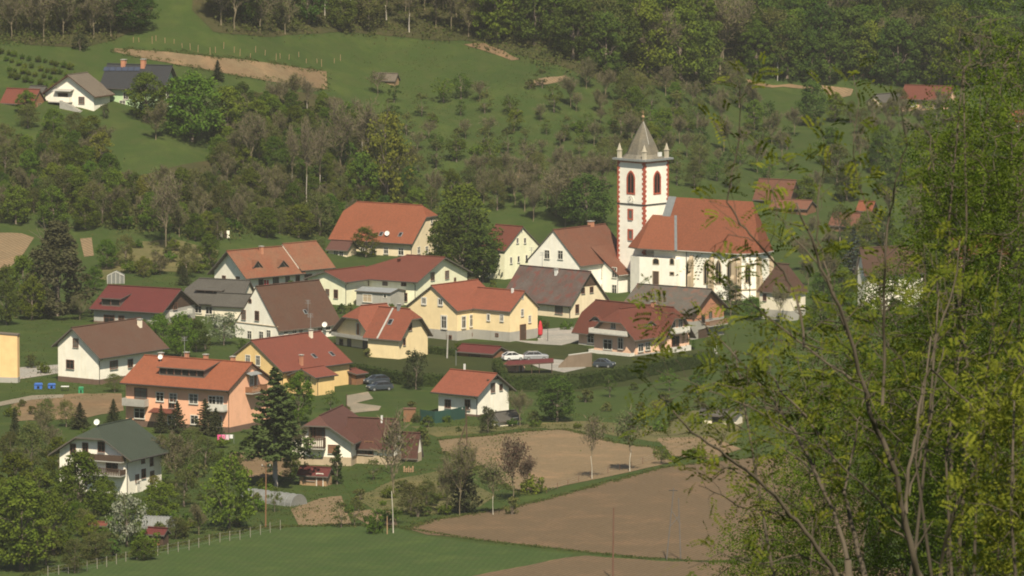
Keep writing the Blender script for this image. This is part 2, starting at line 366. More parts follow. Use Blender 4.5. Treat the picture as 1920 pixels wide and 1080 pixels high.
drape('garden_soil', wob([(430,850),(520,845),(550,870),(540,895),(470,895),(430,880)], 2, 20, 23), M['soil3'], .05)
drape('bank', wob([(480,640),(800,628),(860,640),(1010,642),(1085,640),(1120,665),(1340,655),(1340,700),(1090,735),(940,735),(800,700),(660,700)], 2, 25, 24), M['bank'], .035)
drape('rough_garden', wob([(770,800),(880,800),(1000,795),(1100,790),(1230,800),(1300,770),(1400,770),(1380,830),(1240,830),(1110,810),(1000,803),(820,820)], 3, 20, 25), M['dry'], .04)
drape('driveway', [(650,742),(690,735),(700,748),(668,756),(715,762),(710,770),(650,776)], M['gravel'], .06)
drape('yard', [(955,638),(1008,640),(1018,618),(1086,612),(1086,640),(1052,648),(1000,645)], M['asphalt'], .06)
drape('yard', [(985,678),(1020,672),(1060,676),(1100,690),(1058,699),(1010,690)], M['asphalt'], .06)
drape('path', [(-10,756),(60,742),(120,740),(118,746),(60,750),(-10,764)], M['gravel'], .07)
drape('road', [(30,690),(110,684),(112,700),(34,712)], M['asphalt'], .06)

# ---------------------------------------------------------------- buildings
def norm2(v): return Vector(v).normalized()
class Wing: pass
def wing(Cp, xl, xr, az, ye, yr, gable='L', rp=.5, k=(0, 0), oe=.6, ov=.45, base=None, zoff=0):
    w = Wing(); a = math.radians(az)
    c = G(*Cp) if base is None else base.copy()
    w.c = c; w.uR = Vector((math.cos(a), math.sin(a), 0)); w.uL = Vector((-math.sin(a), math.cos(a), 0))
    def ln(u, x):
        kk = (x-960)/FPX; dep = c.y*cP + (HC-c.z-2)*sP
        return (kk*dep - c.x)/(u.x - kk*u.y*cP)
    w.LR, w.LL = abs(ln(w.uR, xr)), abs(ln(w.uL, xl))
    w.gable = gable
    if gable == 'L': w.U, w.V, w.Lu, w.Lv = w.uR, w.uL, w.LR, w.LL
    else: w.U, w.V, w.Lu, w.Lv = w.uL, w.uR, w.LL, w.LR
    w.he = PV(c.x, c.y, ye)-c.z
    w.rv = rp*w.Lv; m = c + w.V*w.rv
    w.hr = PV(m.x, m.y, yr)-c.z
    w.sl = (w.hr-w.he)/w.rv; w.he2 = w.hr - w.sl*(w.Lv-w.rv)
    w.k = k; w.oe = oe; w.ov = ov; return w
def P3(w, root, u, v, z): return (w.c - root) + w.U*u + w.V*v + Vector((0, 0, z))
def wing_geo(w, root, wm, rm, wm_i=0, rm_i=0, t=.2):
    pr = lambda u, v, z: P3(w, root, u, v, z)
    Lu, Lv, rv, hr, he, he2, sl = w.Lu, w.Lv, w.rv, w.hr-.06, w.he-.06, w.he2-.06, w.sl
    zb = -2.0
    def prof(u, kk):
        if kk <= 0: return [pr(u,0,zb), pr(u,0,he), pr(u,rv,hr), pr(u,Lv,he2), pr(u,Lv,zb)]
        kk = min(kk, .999); wk = kk*rv; zk = hr-kk*(hr-he)
        wk2 = min(wk, (Lv-rv)*.999)
        return [pr(u,0,zb), pr(u,0,he), pr(u,rv-wk,zk-.12), pr(u,rv+wk2,zk-.12), pr(u,Lv,he2), pr(u,Lv,zb)]
    A, B = prof(0, w.k[0]), prof(Lu, w.k[1])
    if len(A) == len(B):
        n = len(A); wm.add(A+B, [tuple(range(n)), tuple(range(n, 2*n))]+[(i, (i+1) % n, n+(i+1) % n, n+i) for i in range(n)], wm_i)
    else:
        wm.prism([pr(0,0,zb), pr(0,0,he), pr(0,Lv,he2), pr(0,Lv,zb)], w.U*Lu, wm_i)
        for q, u, du in ((A, 0, .25), (B, Lu, -.25)): wm.prism([x for x in q[1:-1]], w.U*du, wm_i)
    # roof
    hr, oe, ov = w.hr, w.oe, w.ov; ze = w.he - oe*sl; ze2 = w.he2 - oe*sl
    vs, fs = [], []
    def V_(p):
        for i, q in enumerate(vs):
            if (q-p).length < 1e-4: return i
        vs.append(p); return len(vs)-1
    def F_(*ps):
        ids = []
        for p in ps:
            i = V_(p)
            if i not in ids: ids.append(i)
        if len(ids) >= 3: fs.append(tuple(ids))
    e = []
    for kk, u, sg in ((w.k[0], -ov, 1), (w.k[1], Lu+ov, -1)):
        if kk <= 0: e.append((pr(u, rv, hr), None, None))
        else:
            full = kk >= .99
            wk = (rv+oe) if full else kk*rv
            wk2 = (Lv-rv+oe) if full else min(wk, Lv-rv)
            zk, zk2 = hr-wk*sl, hr-wk2*sl
            if full: zk, zk2 = ze, ze2
            e.append((pr(u+sg*wk*1.0, rv, hr), pr(u, rv-wk, zk), pr(u, rv+wk2, zk2)))
    f0, f1 = pr(-ov, -oe, ze), pr(Lu+ov, -oe, ze); b0, b1 = pr(-ov, Lv+oe, ze2), pr(Lu+ov, Lv+oe, ze2)
    F_(*[p for p in (f0, f1, e[1][1], e[1][0], e[0][0], e[0][1]) if p is not None])
    F_(*[p for p in (b0, e[0][2], e[0][0], e[1][0], e[1][2], b1) if p is not None])
    for q in e:
        if q[1] is not None: F_(q[1], q[0], q[2])
    rm.slab(vs, fs, t, rm_i, rm_i+1)
def plane_hit(w, side, px, py):
    n = w.uL if side == 'R' else w.uR; d = ray(px, py); o = Vector((0, 0, HC))
    s = (w.c-o).dot(n)/d.dot(n); p = o+d*s - w.c
    return p.dot(w.uR if side == 'R' else w.uL), p.z
def side_pt(w, root, side, t, out, z):
    u, n = (w.uR, -w.uL) if side == 'R' else (w.uL, -w.uR)
    return (w.c-root)+u*t+n*out+Vector((0, 0, z))
def quadpoly(w, root, side, cx, cz, ww, hh, out, arch=False):
    if not arch: pts = [(-.5,-.5), (.5,-.5), (.5,.5), (-.5,.5)]
    elif arch == 'round': pts = [(-.5,-.5), (.5,-.5)]+[(.5*math.cos(q), .1+.4*math.sin(q)) for q in [math.pi*i/8 for i in range(9)]]
    elif arch == 'point': pts = [(-.5,-.5), (.5,-.5), (.5,.2), (.42,.32), (.25,.43), (0,.5), (-.25,.43), (-.42,.32), (-.5,.2)]
    else: pts = [(-.5,-.5), (.5,-.5), (0,.5)]
    return [side_pt(w, root, side, cx+a*ww, out, cz+b*hh) for a, b in pts]
WR = random.Random(3)
def window(w, rt, side, px, py, ww=1.0, hh=1.3, fm='frame', arch=False, mull=True, shut=None, name='window', pm='glass', bar=.11, lit=None):
    root = rt.location; cx, cz = plane_hit(w, side, px, py)
    if name == 'door' or ('plinth' in [c.name.split('.')[0] for c in rt.children] and cz < 3.4):
        root = root + (w.uL if side == 'R' else w.uR)*.05      # stand proud of the plinth
    outer = quadpoly(w, root, side, cx, cz, ww+2*bar, hh+2*bar, .0, arch); n = len(outer)
    inner = quadpoly(w, root, side, cx, cz, ww, hh, .0, arch)
    nrm = (-w.uL if side == 'R' else -w.uR)
    mb = MB()
    for i in range(n):
        j = (i+1) % n; mb.prism([outer[i]-nrm*.03, outer[j]-nrm*.03, inner[j]-nrm*.03, inner[i]-nrm*.03], nrm*.10)
    if mull and ww > .5:
        u = w.uR if side == 'R' else w.uL
        c0 = side_pt(w, root, side, cx, .02, cz)
        mb.cbox(c0, .07, .05, hh, 0, (u, nrm, Vector((0,0,1))))
        if hh > .9 and not arch: mb.cbox(c0+Vector((0,0,hh*.18)), ww, .045, .06, 0, (u, nrm, Vector((0,0,1))))
    fo = mb.build(name, M[fm], rt)
    pb = MB(); pb.prism([p-nrm*.02 for p in inner], nrm*.03)
    if pm == 'glass' and not arch and WR.random() < .4: pm = 'glass2'
    pb.build('pane', M[pm], fo)
    u = w.uR if side == 'R' else w.uL
    if name == 'window' and not arch and hh > .7:
        sb = MB(); sb.cbox(side_pt(w, root, side, cx, .07, cz-hh/2-bar-.03), ww+.3, .16, .06, 0, (u, nrm, Vector((0,0,1)))); sb.build('sill', M['conc2'], fo)
    if shut:
        for s_ in (-1, 1):
            sb = MB(); sb.cbox(side_pt(w, root, side, cx+s_*(ww/2+bar+.22), .05, cz), .42, .06, hh, 0, (u, nrm, Vector((0,0,1)))); sb.build('shutter', M[shut], fo)
    return fo
def door(w, rt, side, px, py, ww=1.1, hh=2.1, mat='wood2', fm='frame'):
    fo = window(w, rt, side, px, py, ww, hh, fm, False, False, None, 'door', mat, .12)
    cx, cz = plane_hit(w, side, px, py)
    mb = MB(); mb.tube([side_pt(w, rt.location, side, cx+ww*.36, .05, cz), side_pt(w, rt.location, side, cx+ww*.36, .12, cz-.01)], .05, 6); mb.build('handle', M['metal'], fo)
    return fo
def slope_hit(w, px, py):
    """front roof plane of a wing -> (u, v)"""
    n = (w.V*(-w.sl)+Vector((0, 0, 1))).normalized(); d = ray(px, py); o = Vector((0, 0, HC))
    q = w.c + Vector((0, 0, w.he)); s = (q-o).dot(n)/d.dot(n); p = o+d*s-w.c
    return p.dot(w.U), p.dot(w.V)
def chimney(w, rt, roof, px, py, h=1.4, sz=.6, mat='oldwhite', cap=True):
    u, v = slope_hit(w, px, py); z = w.he+v*w.sl; mb = MB()
    c = P3(w, rt.location, u, v, z+h/2-.4)
    mb.cbox(c, sz, sz, h+.8, 0, (w.U, w.V, Vector((0,0,1))))
    if cap: mb.cbox(c+Vector((0,0,h/2+.45)), sz+.22, sz+.22, .1, 1, (w.U, w.V, Vector((0,0,1))))
    mb.build('chimney', [M[mat], M['conc2']], roof)
def skylight(w, rt, roof, px, py, a=.8, b=1.1):
    u, v = slope_hit(w, px, py); S_ = (w.V+Vector((0,0,w.sl))).normalized(); nrm = w.U.cross(S_); nrm = nrm if nrm.z > 0 else -nrm
    c = P3(w, rt.location, u, v, w.he+v*w.sl)
    mb = MB(); mb.cbox(c+nrm*.05, a, b, .14, 0, (w.U, S_, nrm)); o = mb.build('skylight', M['metal'], roof)
    mb = MB(); mb.cbox(c+nrm*.13, a-.2, b-.2, .05, 0, (w.U, S_, nrm)); mb.build('pane', M['glass'], o)
def dish(rt, par, p, r=.55):
    p = Vector(p); d = Vector((-.25, -.9, .35)).normalized(); a = d.cross(Vector((0,0,1))).normalized(); b = a.cross(d)
    mb = MB(); rings = [(0, 0), (.5, .05), (.85, .14), (1, .2)]; vs = [p]; fs = []; n = 14
    for rr, off in rings[1:]:
        for i in range(n): vs.append(p+(a*math.cos(2*math.pi*i/n)+b*math.sin(2*math.pi*i/n))*rr*r+d*off*r)
    for i in range(n): fs.append((0, 1+i, 1+(i+1) % n))
    for q in range(2):
        for i in range(n): fs.append((1+q*n+i, 1+(q+1)*n+i, 1+(q+1)*n+(i+1) % n, 1+q*n+(i+1) % n))
    mb.add(vs, fs); mb.tube([p, p+d*r*.9-Vector((0,0,.1))], .03, 4); mb.tube([p-d*.03, p-d*.1-Vector((0,0,.9))], .04, 5)
    mb.build('satellite_dish', M['dish'], par)
def aerial(rt, par, p, h=3.0):
    mb = MB(); p = Vector(p); mb.tube([p-Vector((0,0,.5)), p+Vector((0,0,h))], .04, 5)
    for z, l in ((h-.1, .9), (h-.35, .7), (h-.6, 1.0)): mb.cbox(p+Vector((0,0,z)), l, .05, .05)
    mb.build('aerial', M['metal'], par)
def gutter(w, rt, roof, side_pipe=True, mat='metald'):
    ze = w.he-w.oe*w.sl-.12; mb = MB()
    mb.tube([P3(w, rt.location, -w.ov, -w.oe-.06, ze), P3(w, rt.location, w.Lu+w.ov, -w.oe-.06, ze)], .09, 6); mb.build('gutter', M[mat], roof)
    if side_pipe:
        mb = MB(); mb.tube([P3(w, rt.location, .15, -w.oe-.05, ze), P3(w, rt.location, .12, -.1, ze-.5), P3(w, rt.location, .12, -.1, .1)], .055, 5); mb.build('downpipe', M[mat], rt)
def balcony(w, rt, side, px0, px1, py, depth=1.2, rh=1.0, mat='frame', slat=False, roofm=None):
    t0, z = plane_hit(w, side, px0, py); t1, z1 = plane_hit(w, side, px1, py); z = (z+z1)/2
    if t1 < t0: t0, t1 = t1, t0
    u, n = (w.uR, -w.uL) if side == 'R' else (w.uL, -w.uR); r = rt.location; Z = Vector((0,0,1))
    mb = MB(); mb.box(side_pt(w, r, side, t0, 0, z-.18), u*(t1-t0), n*depth, Z*.18); bo = mb.build('balcony', M['conc2'], rt)
    mb = MB()
    if slat:
        nn = int((t1-t0)/.28)
        for i in range(nn+1): mb.box(side_pt(w, r, side, t0+(t1-t0-.1)*i/nn, depth-.05, z), u*.14, n*.05, Z*rh)
        mb.box(side_pt(w, r, side, t0, depth-.1, z+rh), u*(t1-t0), n*.14, Z*.08)
        for tt in (t0, t1-.05): mb.box(side_pt(w, r, side, tt, 0, z+.1), u*.05, n*(depth-.1), Z*(rh-.15))
    else:
        mb.box(side_pt(w, r, side, t0, depth-.06, z+.003), u*(t1-t0), n*.07, Z*rh)
        for tt in (t0, t1-.07): mb.box(side_pt(w, r, side, tt, 0, z+.006), u*.07, n*(depth-.065), Z*(rh-.01))
    mb.build('railing', M[mat], bo)
    return bo
def dormer(w, rt, roof, kind, pxl, pxr, py, h, wallm, rm, win='glass', slope=.25):
    ua, va = slope_hit(w, pxl, py); ub, vb = slope_hit(w, pxr, py); v = (va+vb)/2
    if ub < ua: ua, ub = ub, ua
    z = w.he + v*w.sl; r = rt.location; pr = lambda a, b, c: P3(w, r, a, b, c)
    if kind == 'shed':
        ve = v + h/(w.sl-slope); zt = z+h; zr = zt+(ve-v)*slope
        mb = MB(); mb.prism([pr(ua, v, z-.2), pr(ua, v, zt), pr(ua, ve, zr-.05), pr(ua, ve, zr-.4)], w.U*(ub-ua)); do = mb.build('dormer', M[wallm], roof)
        mb = MB(); o_ = .3
        mb.slab([pr(ua-o_, v-.4, zt-.4*slope+.12), pr(ub+o_, v-.4, zt-.4*slope+.12), pr(ub+o_, ve, zr+.12), pr(ua-o_, ve, zr+.12)], [(0,1,2,3)], .16); mb.build('dormer_roof', [M[rm], M['soffit']], do)
        mb = MB(); nn = max(2, int((ub-ua)/1.3)); ww = (ub-ua)/nn
        fr = MB()
        for i in range(nn):
            mb.box(pr(ua+ww*i+.15, v+.01, z+.25), w.U*(ww-.3), w.V*(-.04), Vector((0,0,h-.4)))
            fr.box(pr(ua+ww*i+.02, v+.01, z+.2), w.U*.1, w.V*(-.07), Vector((0,0,h-.3)))
        fr.box(pr(ua, v+.012, z+h-.22), w.U*(ub-ua), w.V*(-.075), Vector((0,0,.12)))
        mb.build('pane', M[win], do); fr.build('window_frame', M['frameb'], do)
    else:
        uc = (ua+ub)/2; hw = (ub-ua)/2; ve = v+h/w.sl
        prof = [(-1, 0), (0, 1), (1, 0)] if kind == 'tri' else [(-1, 0), (-.7, .3), (-.4, .75), (0, 1), (.4, .75), (.7, .3), (1, 0)]
        mb = MB(); mb.prism([pr(uc+a*hw, v, z+b*h-.05) for a, b in prof], w.V*.15); do = mb.build('dormer', M[wallm], roof)
        vs = [pr(uc+a*(hw+.25), v-.3, z+b*h+.12-.02) for a, b in prof]+[pr(uc+a*(hw+.25), v+b*h/w.sl+.05, z+b*h+.12) for a, b in prof]; n = len(prof)
        mb = MB(); mb.slab(vs, [(i, i+1, n+i+1, n+i) for i in range(n-1)], .14); mb.build('dormer_roof', [M[rm], M['soffit']], do)
        mb = MB(); mb.prism([pr(uc+a*hw*.62, v-.04, z+.1+b*h*.62) for a, b in prof], w.V*.02); mb.build('pane', M[win], do)
def house(name, label, cat, wings, wallm, roofm, soff='soffit', plinth=None, ph=.8, gut=True, t=.2, group=None):
    rt = empty(name, wings[0].c, label, cat, group)
    wm, rm = MB(), MB()
    for w in wings: wing_geo(w, rt.location, wm, rm, t=t)
    wo = wm.build('wall', M[wallm], rt); ro = rm.build('roof', [M[roofm], M[soff]], rt)
    for w in wings:
        mb = MB(); a0 = -w.ov + (w.k[0]*w.rv if w.k[0] > 0 else 0); a1 = w.Lu+w.ov-(w.k[1]*w.rv if w.k[1] > 0 else 0)
        if a1-a0 > 1: mb.tube([P3(w, rt.location, a0, w.rv, w.hr+.03), P3(w, rt.location, a1, w.rv, w.hr+.03)], .13, 6); mb.build('ridge_cap', M[roofm], ro)
    if plinth:
        mb = MB()
        for w in wings: mb.box(P3(w, rt.location, -.04, -.04, -1.5), w.U*(w.Lu+.08), w.V*(w.Lv+.08), Vector((0,0,1.5+ph)))
        mb.build('plinth', M[plinth], rt)
    if gut:
        for w in wings: gutter(w, rt, ro)
    return rt, ro
def wins(w, rt, side, L, **kw):
    for q in L: window(w, rt, side, *q, **kw)

# 1 white house, brown roof, left
w = wing((185,722), 109, 305, 54, 663, 614, 'L', rp=.60, oe=.9, ov=.7)
r, ro = house('house', 'white house with old brown tiled roof behind the peach house near the blue play house', 'house', [w], 'white', 'r_old', plinth='plinth', ph=.9)
wins(w, r, 'L', [(142,643,1.0,1.3), (132,683,1.5,1.3)], fm='frameb')
wins(w, r, 'R', [(213,684,1.8,1.2), (244,681,1.1,1.2)], fm='frameb')
chimney(w, r, ro, 262, 612, 1.2, .6)
# 2 peach long house
w = wing((431,812), 236, 508, 60, 724, 680, 'R', oe=1.1)
r, ro = house('apartment_house', 'long two-storey peach house with orange-red roof and a wide dark dormer', 'house', [w], 'peach', 'r_orange', 'soffitr', plinth='plinth', ph=.9)
dormer(w, r, ro, 'shed', 296, 386, 706, 1.3, 'soffit', 'r_orange', slope=.2)
wins(w, r, 'L', [(300,744,1.3,1.3), (325,746,1.3,1.3), (363,748,1.5,1.4), (398,751,1.2,1.3), (412,753,1.2,1.6)])
wins(w, r, 'L', [(264,738,2.2,1.6), (322,757,1.0,1.2)], fm='frameb')
wins(w, r, 'L', [(262,775,1.8,1.5), (322,787,1.3,1.3), (365,787,1.3,1.3), (405,790,2.2,1.7)])
balcony(w, r, 'L', 237, 279, 758, 1.3, 1.0, 'conc2'); balcony(w, r, 'L', 392, 427, 768, 1.2, 1.0, 'frame')
window(w, r, 'R', 471, 713, .9, 1.4); door(w, r, 'R', 478, 714, .9, 2.0)
balcony(w, r, 'R', 460, 488, 734, 1.3, 1.0, 'wood2', slat=True)
mb = MB(); t0, z0 = plane_hit(w, 'R', 460, 700); mb.box(side_pt(w, r.location, 'R', t0, 0, z0), w.uR*3.2, -w.uL*1.1+Vector((0,0,-.35)), Vector((0,0,.08))); mb.build('awning', M['metal'], r)
mb = MB(); t0, z0 = plane_hit(w, 'L', 330, 769); mb.box(side_pt(w, r.location, 'L', t0, 0, z0), w.uL*4.2, -w.uR*1.6+Vector((0,0,-.5)), Vector((0,0,.12))); mb.build('porch_roof', M['r_dark'], r)
for q in ((302,669), (350,668), (386,672), (437,676)): chimney(w, r, ro, q[0], q[1], .6, .6, 'brick')
dish(r, ro, P3(w, r.location, *((lambda a: (a[0], a[1], w.he+a[1]*w.sl+.75))(slope_hit(w, 301, 678)))), .4)
aerial(r, ro, P3(w, r.location, slope_hit(w, 349, 668)[0], w.rv, w.hr), 3.4)
# 3 dark green roof
w = wing((237,928), 112, 303, 62, 850, 801, 'L', k=(.42, 0), oe=1.4, ov=1.0)
r, ro = house('house', 'white chalet-like house under a broad dark green half-hipped roof, among garden trees', 'house', [w], 'white', 'r_green', plinth=None)
wins(w, r, 'L', [(137,842,.8,1.4), (160,840,.8,1.4), (210,873,1.8,1.6), (190,838,1.0,1.4), (170,875,1.0,1.3)], fm='frameb')
balcony(w, r, 'L', 166, 236, 862, 1.2, .9, 'wood'); balcony(w, r, 'L', 172, 236, 888, 1.5, .9, 'wood', slat=True)
wins(w, r, 'R', [(268,860,.8,1.2), (284,862,.8,1.6), (269,888,1.0,1.2), (285,893,.9,1.4), (257,897,.8,1.0)], fm='frameb'); door(w, r, 'R', 260, 915, 1.0, 2.0, 'frame')
dish(r, ro, P3(w, r.location, 1.2, w.rv, w.hr+.6), .45)
# 4 wine red roof
w = wing((303,612), 176, 366, 63, 582, 542, 'R', oe=.7, ov=.6)
r, ro = house('house', 'low house with a wine-red roof, wide dormer at left and dark timber gable', 'house', [w], 'greyp', 'r_wine', plinth='plinth', ph=.3)
dormer(w, r, ro, 'shed', 190, 226, 574, 1.4, 'soffit', 'r_wine', slope=.15)
wins(w, r, 'L', [(205,598,2.0,1.3), (228,600,1.0,1.4), (260,603,1.2,1.2)], fm='frameb')
mb = MB(); g0 = [side_pt(w, r.location, 'R', a, .04, b) for a, b in ((.1, w.he-.1), (w.Lv-.1, w.he-.1), (w.Lv/2, w.hr-.35))]; mb.prism(g0, w.uL*.02); mb.build('gable_boarding', M['wood'], r)
wins(w, r, 'R', [(328,574,1.2,1.0)], fm='frameb'); balcony(w, r, 'R', 318, 352, 590, 1.0, .8, 'frame')
# 5 grey roof
w = wing((448,596), 343, 482, 66, 566, 526, 'R', k=(0, .5), oe=.6)
w2 = wing((462,601), 402, 480, 66, 572, 552, 'R', oe=.4)
r, ro = house('house', 'house with a grey slate roof and long low dormer, between wine-red and brown roofs', 'house', [w, w2], 'oldwhite', 'r_grey')
dormer(w, r, ro, 'shed', 368, 416, 551, .7, 'soffit', 'r_grey', slope=.1)
wins(w, r, 'L', [(372,580,1.2,1.2), (392,582,1.2,1.2)])
# 6 big white old house with steep brown roof
w = wing((521,642), 441, 638, 45, 615, 537, 'L', oe=.4, ov=.15)
r, ro = house('farmhouse', 'old white farmhouse with a tall gable and steep weathered brown roof', 'house', [w], 'white', 'r_old', gut=False)
wins(w, r, 'L', [(457,590,.9,1.5), (482,592,.9,1.5)], fm='frameb'); window(w, r, 'L', 469, 564, .6, .6, 'frameb', 'round', False)
wins(w, r, 'L', [(468,628,1.0,1.3), (490,629,1.0,1.3), (504,626,.9,1.2)])
wins(w, r, 'R', [(536,622,.8,.8), (552,621,.8,.8), (564,620,.8,.8), (600,616,1.0,.9), (615,614,1.0,.9)])
skylight(w, r, ro, 572, 585, .7, .9)
mb = MB(); mb.box(side_pt(w, r.location, 'L', 0, -.1, w.he+.15), w.uL*w.LL, -w.uR*.2, Vector((0,0,.12))); mb.build('cornice', M['stone'], r)
dish(r, ro, P3(w, r.location, slope_hit(w, 607, 612)[0], -.7, w.he-.2), .48)
aerial(r, ro, P3(w, r.location, slope_hit(w, 586, 610)[0], 1.0, w.he+w.sl), 3.0)
# 7 long orange roof with two triangular dormers
w = wing((463,545), 402, 560, 42, 513, 470, 'L', oe=1.0, ov=1.0)
w2 = wing((463,545), 402, 624, 42, 511, 468.5, 'L', oe=.9, ov=-14)
w2.ov = -.0; w2.c = w.c + w.uR*(w.Lu-.0); w2.Lu = w2.Lu - w.Lu; w2.LR = w2.Lu; w2.he += .25; w2.hr += .25; w2.he2 += .25
r, ro = house('farmhouse', 'long white farmhouse with mottled orange roof and two small triangular dormers', 'house', [w, w2], 'white', 'r_long')
dormer(w, r, ro, 'tri', 474, 490, 502, 1.3, 'soffit', 'r_long'); dormer(w, r, ro, 'tri', 521, 539, 501, 1.3, 'soffit', 'r_long')
wins(w, r, 'L', [(420,523,.9,1.1), (446,525,.9,1.1)], fm='frameb')
wins(w, r, 'R', [(489,531,.9,1.4), (517,526,1.2,1.0), (539,524,.8,1.2), (558,521,.8,1.4), (578,521,1.6,1.2), (600,518,1.2,1.0)], fm='frameb')
chimney(w, r, ro, 490, 474, 1.2, .6, 'brick')
mb = MB()
for q, c in ((494, 0), (499, 0)): t0, z0 = plane_hit(w, 'R', q, 531); mb.box(side_pt(w, r.location, 'R', t0, .25, z0-.5), w.uR*.35, -w.uL*.05, Vector((0,0,1.1)))
mb.build('red_cloth', flat('red_cloth', (.55, .03, .05)), r)
# 8 top red-orange house
w = wing((773,482), 621, 842, 60, 452, 386, 'R', k=(.32, .28), oe=.6, ov=.35)
r, ro = house('large_house', 'large cream house under a bright orange half-hipped roof at the foot of the hill', 'house', [w], 'cream', 'r_orange')
skylight(w, r, ro, 715, 439, .8, 1.1); skylight(w, r, ro, 751, 440, .8, 1.1)
dish(r, ro, P3(w, r.location, *((lambda a: (a[0], a[1], w.he+a[1]*w.sl+.7))(slope_hit(w, 726, 444)))), .5)
window(w, r, 'R', 809, 414, .5, .9, 'frame', False, False); wins(w, r, 'R', [(785,469,.9,1.2), (800,468,.9,1.2)])
wins(w, r, 'L', [(724,470,.9,1.1), (752,472,1.1,1.2), (700,469,.9,1.2), (680,467,.9,1.2), (656,465,.9,1.2)])
# annex roof left of it
w = wing((650,482), 616, 668, 62, 466, 452, 'R', oe=.5)
r, ro = house('annex', 'small brown-roofed annex at the left end of the bright orange-roofed house', 'annex', [w], 'cream', 'r_brown', gut=False)
wins(w, r, 'L', [(630,476,.9,1.1), (640,477,.8,1.1)])
# 9 dark red roof, pale lime gable
w = wing((780,573), 648, 876, 60, 525, 482, 'R', k=(0, .9), oe=.8, ov=.8)
w2 = wing((647,573), 577, 715, 52, 526, 508, 'L', oe=.7, ov=.6)
w3 = wing((732,577), 668, 758, 60, 548, 541, 'R', oe=.3, ov=.2)
r, ro = house('house', 'white house with dark brick-red roof and a pale lime gable with dark windows', 'house', [w, w2], 'lime', 'r_dark')
wins(w, r, 'R', [(811,518,1.2,1.3), (838,515,1.2,1.3), (853,524,.5,.5)], fm='frameb')
wins(w, r, 'L', [(757,557,1.4,1.4), (688,531,.7,.6), (722,532,.9,.5), (757,533,.9,.5)], fm='frameb')
wins(w2, r, 'L', [(630,551,.8,1.4), (614,548,.7,1.0)], fm='frameb'); door(w, r, 'L', 667, 556, .8, 2.0, 'woodl')
chimney(w, r, ro, 748, 490, .5, .5, 'r_dark', False)
mb, m2 = MB(), MB(); wing_geo(w3, w3.c, mb, m2)
a_ = empty('annex', w3.c, 'flat grey lean-to annex in front of the pale lime gabled house', 'annex'); mb.build('wall', M['greyp'], a_); m2.build('roof', [M['metal'], M['soffit']], a_)
window(w3, a_, 'L', 689, 559, 1.8, 1.3, 'frame', pm='stone'); window(w3, a_, 'L', 722, 555, .5, .6, 'frame')
# 10 villa with two half-hipped gables
w = wing((703,657), 630, 752, 38, 630, 574, 'L', k=(.42, 0), oe=.5, ov=1.2)
w2 = wing((748,674), 690, 802, 55, 632, 580, 'R', k=(.35, 0), oe=.5, ov=.8)
r, ro = house('villa', 'pale yellow villa with two half-hipped gables and a loggia balcony', 'house', [w, w2], 'yellow2', 'r_orange2', gut=False)
door(w, r, 'L', 672, 617, .9, 2.0); balcony(w, r, 'L', 632, 700, 631, 1.3, .45, 'conc2')
wins(w, r, 'L', [(640,645,.9,1.6), (655,645,.9,1.6), (685,647,1.2,1.6)], fm='frameb')
window(w2, r, 'R', 769, 612, .8, 1.2, 'frameb'); window(w2, r, 'R', 758, 641, .5, 1.0, 'frameb'); skylight(w2, r, ro, 732, 604, .9, 1.2)
mb = MB(); uu, v0 = slope_hit(w2, 713, 576); mb.box(P3(w2, r.location, w2.Lu*.62, -w2.oe, w2.he-w2.oe*w2.sl+.03), w2.U*.35, w2.V*(w2.rv+w2.oe)+Vector((0,0,(w2.rv+w2.oe)*w2.sl)), Vector((0,0,.08))); mb.build('valley_flashing', M['conc2'], ro)
mb = MB(); mb.box(P3(w, r.location, -1.2, .05, -1), w.U*.15, w.V*.15, Vector((0,0,w.he+.8))); mb.build('post', M['conc2'], r)
chimney(w2, r, ro, 748, 580, .9, .5, 'metal')
# 11 yellow gable, brick red roof
w = wing((528,738), 436, 655, 50, 693, 638, 'L', rp=.60, oe=.5, ov=.3)
w2 = wing((594,742), 545, 627, 50, 706, 691, 'L', oe=.3, ov=.6)
r, ro = house('house', 'ochre yellow house with brick-red roof and low front wing, right of the peach house', 'house', [w, w2], 'yellow', 'r_brick')
wins(w, r, 'L', [(465,673,.9,1.2), (484,676,.8,1.5)]); wins(w2, r, 'L', [(577,711,1.0,.8)], fm='frameb'); wins(w, r, 'R', [(558,712,.9,1.4)])
skylight(w, r, ro, 589, 668); skylight(w, r, ro, 622, 664)
chimney(w, r, ro, 565, 684, 1.6, .5, 'brick'); chimney(w, r, ro, 583, 632, 1.2, .5, 'oldwhite'); aerial(r, ro, P3(w, r.location, slope_hit(w, 587, 628)[0], w.rv, w.hr), 3.2)
wc = wing((668,722), 628, 685, 52, 700, 693, 'L', oe=.4, ov=.4)
r, ro = house('carport', 'dark red roofed open shelter at the right end of the ochre yellow house', 'carport', [wc], 'wood2', 'r_dark', gut=False)
door(wc, r, 'L', 645, 712, 3.0, 1.8, 'wood', 'wood')
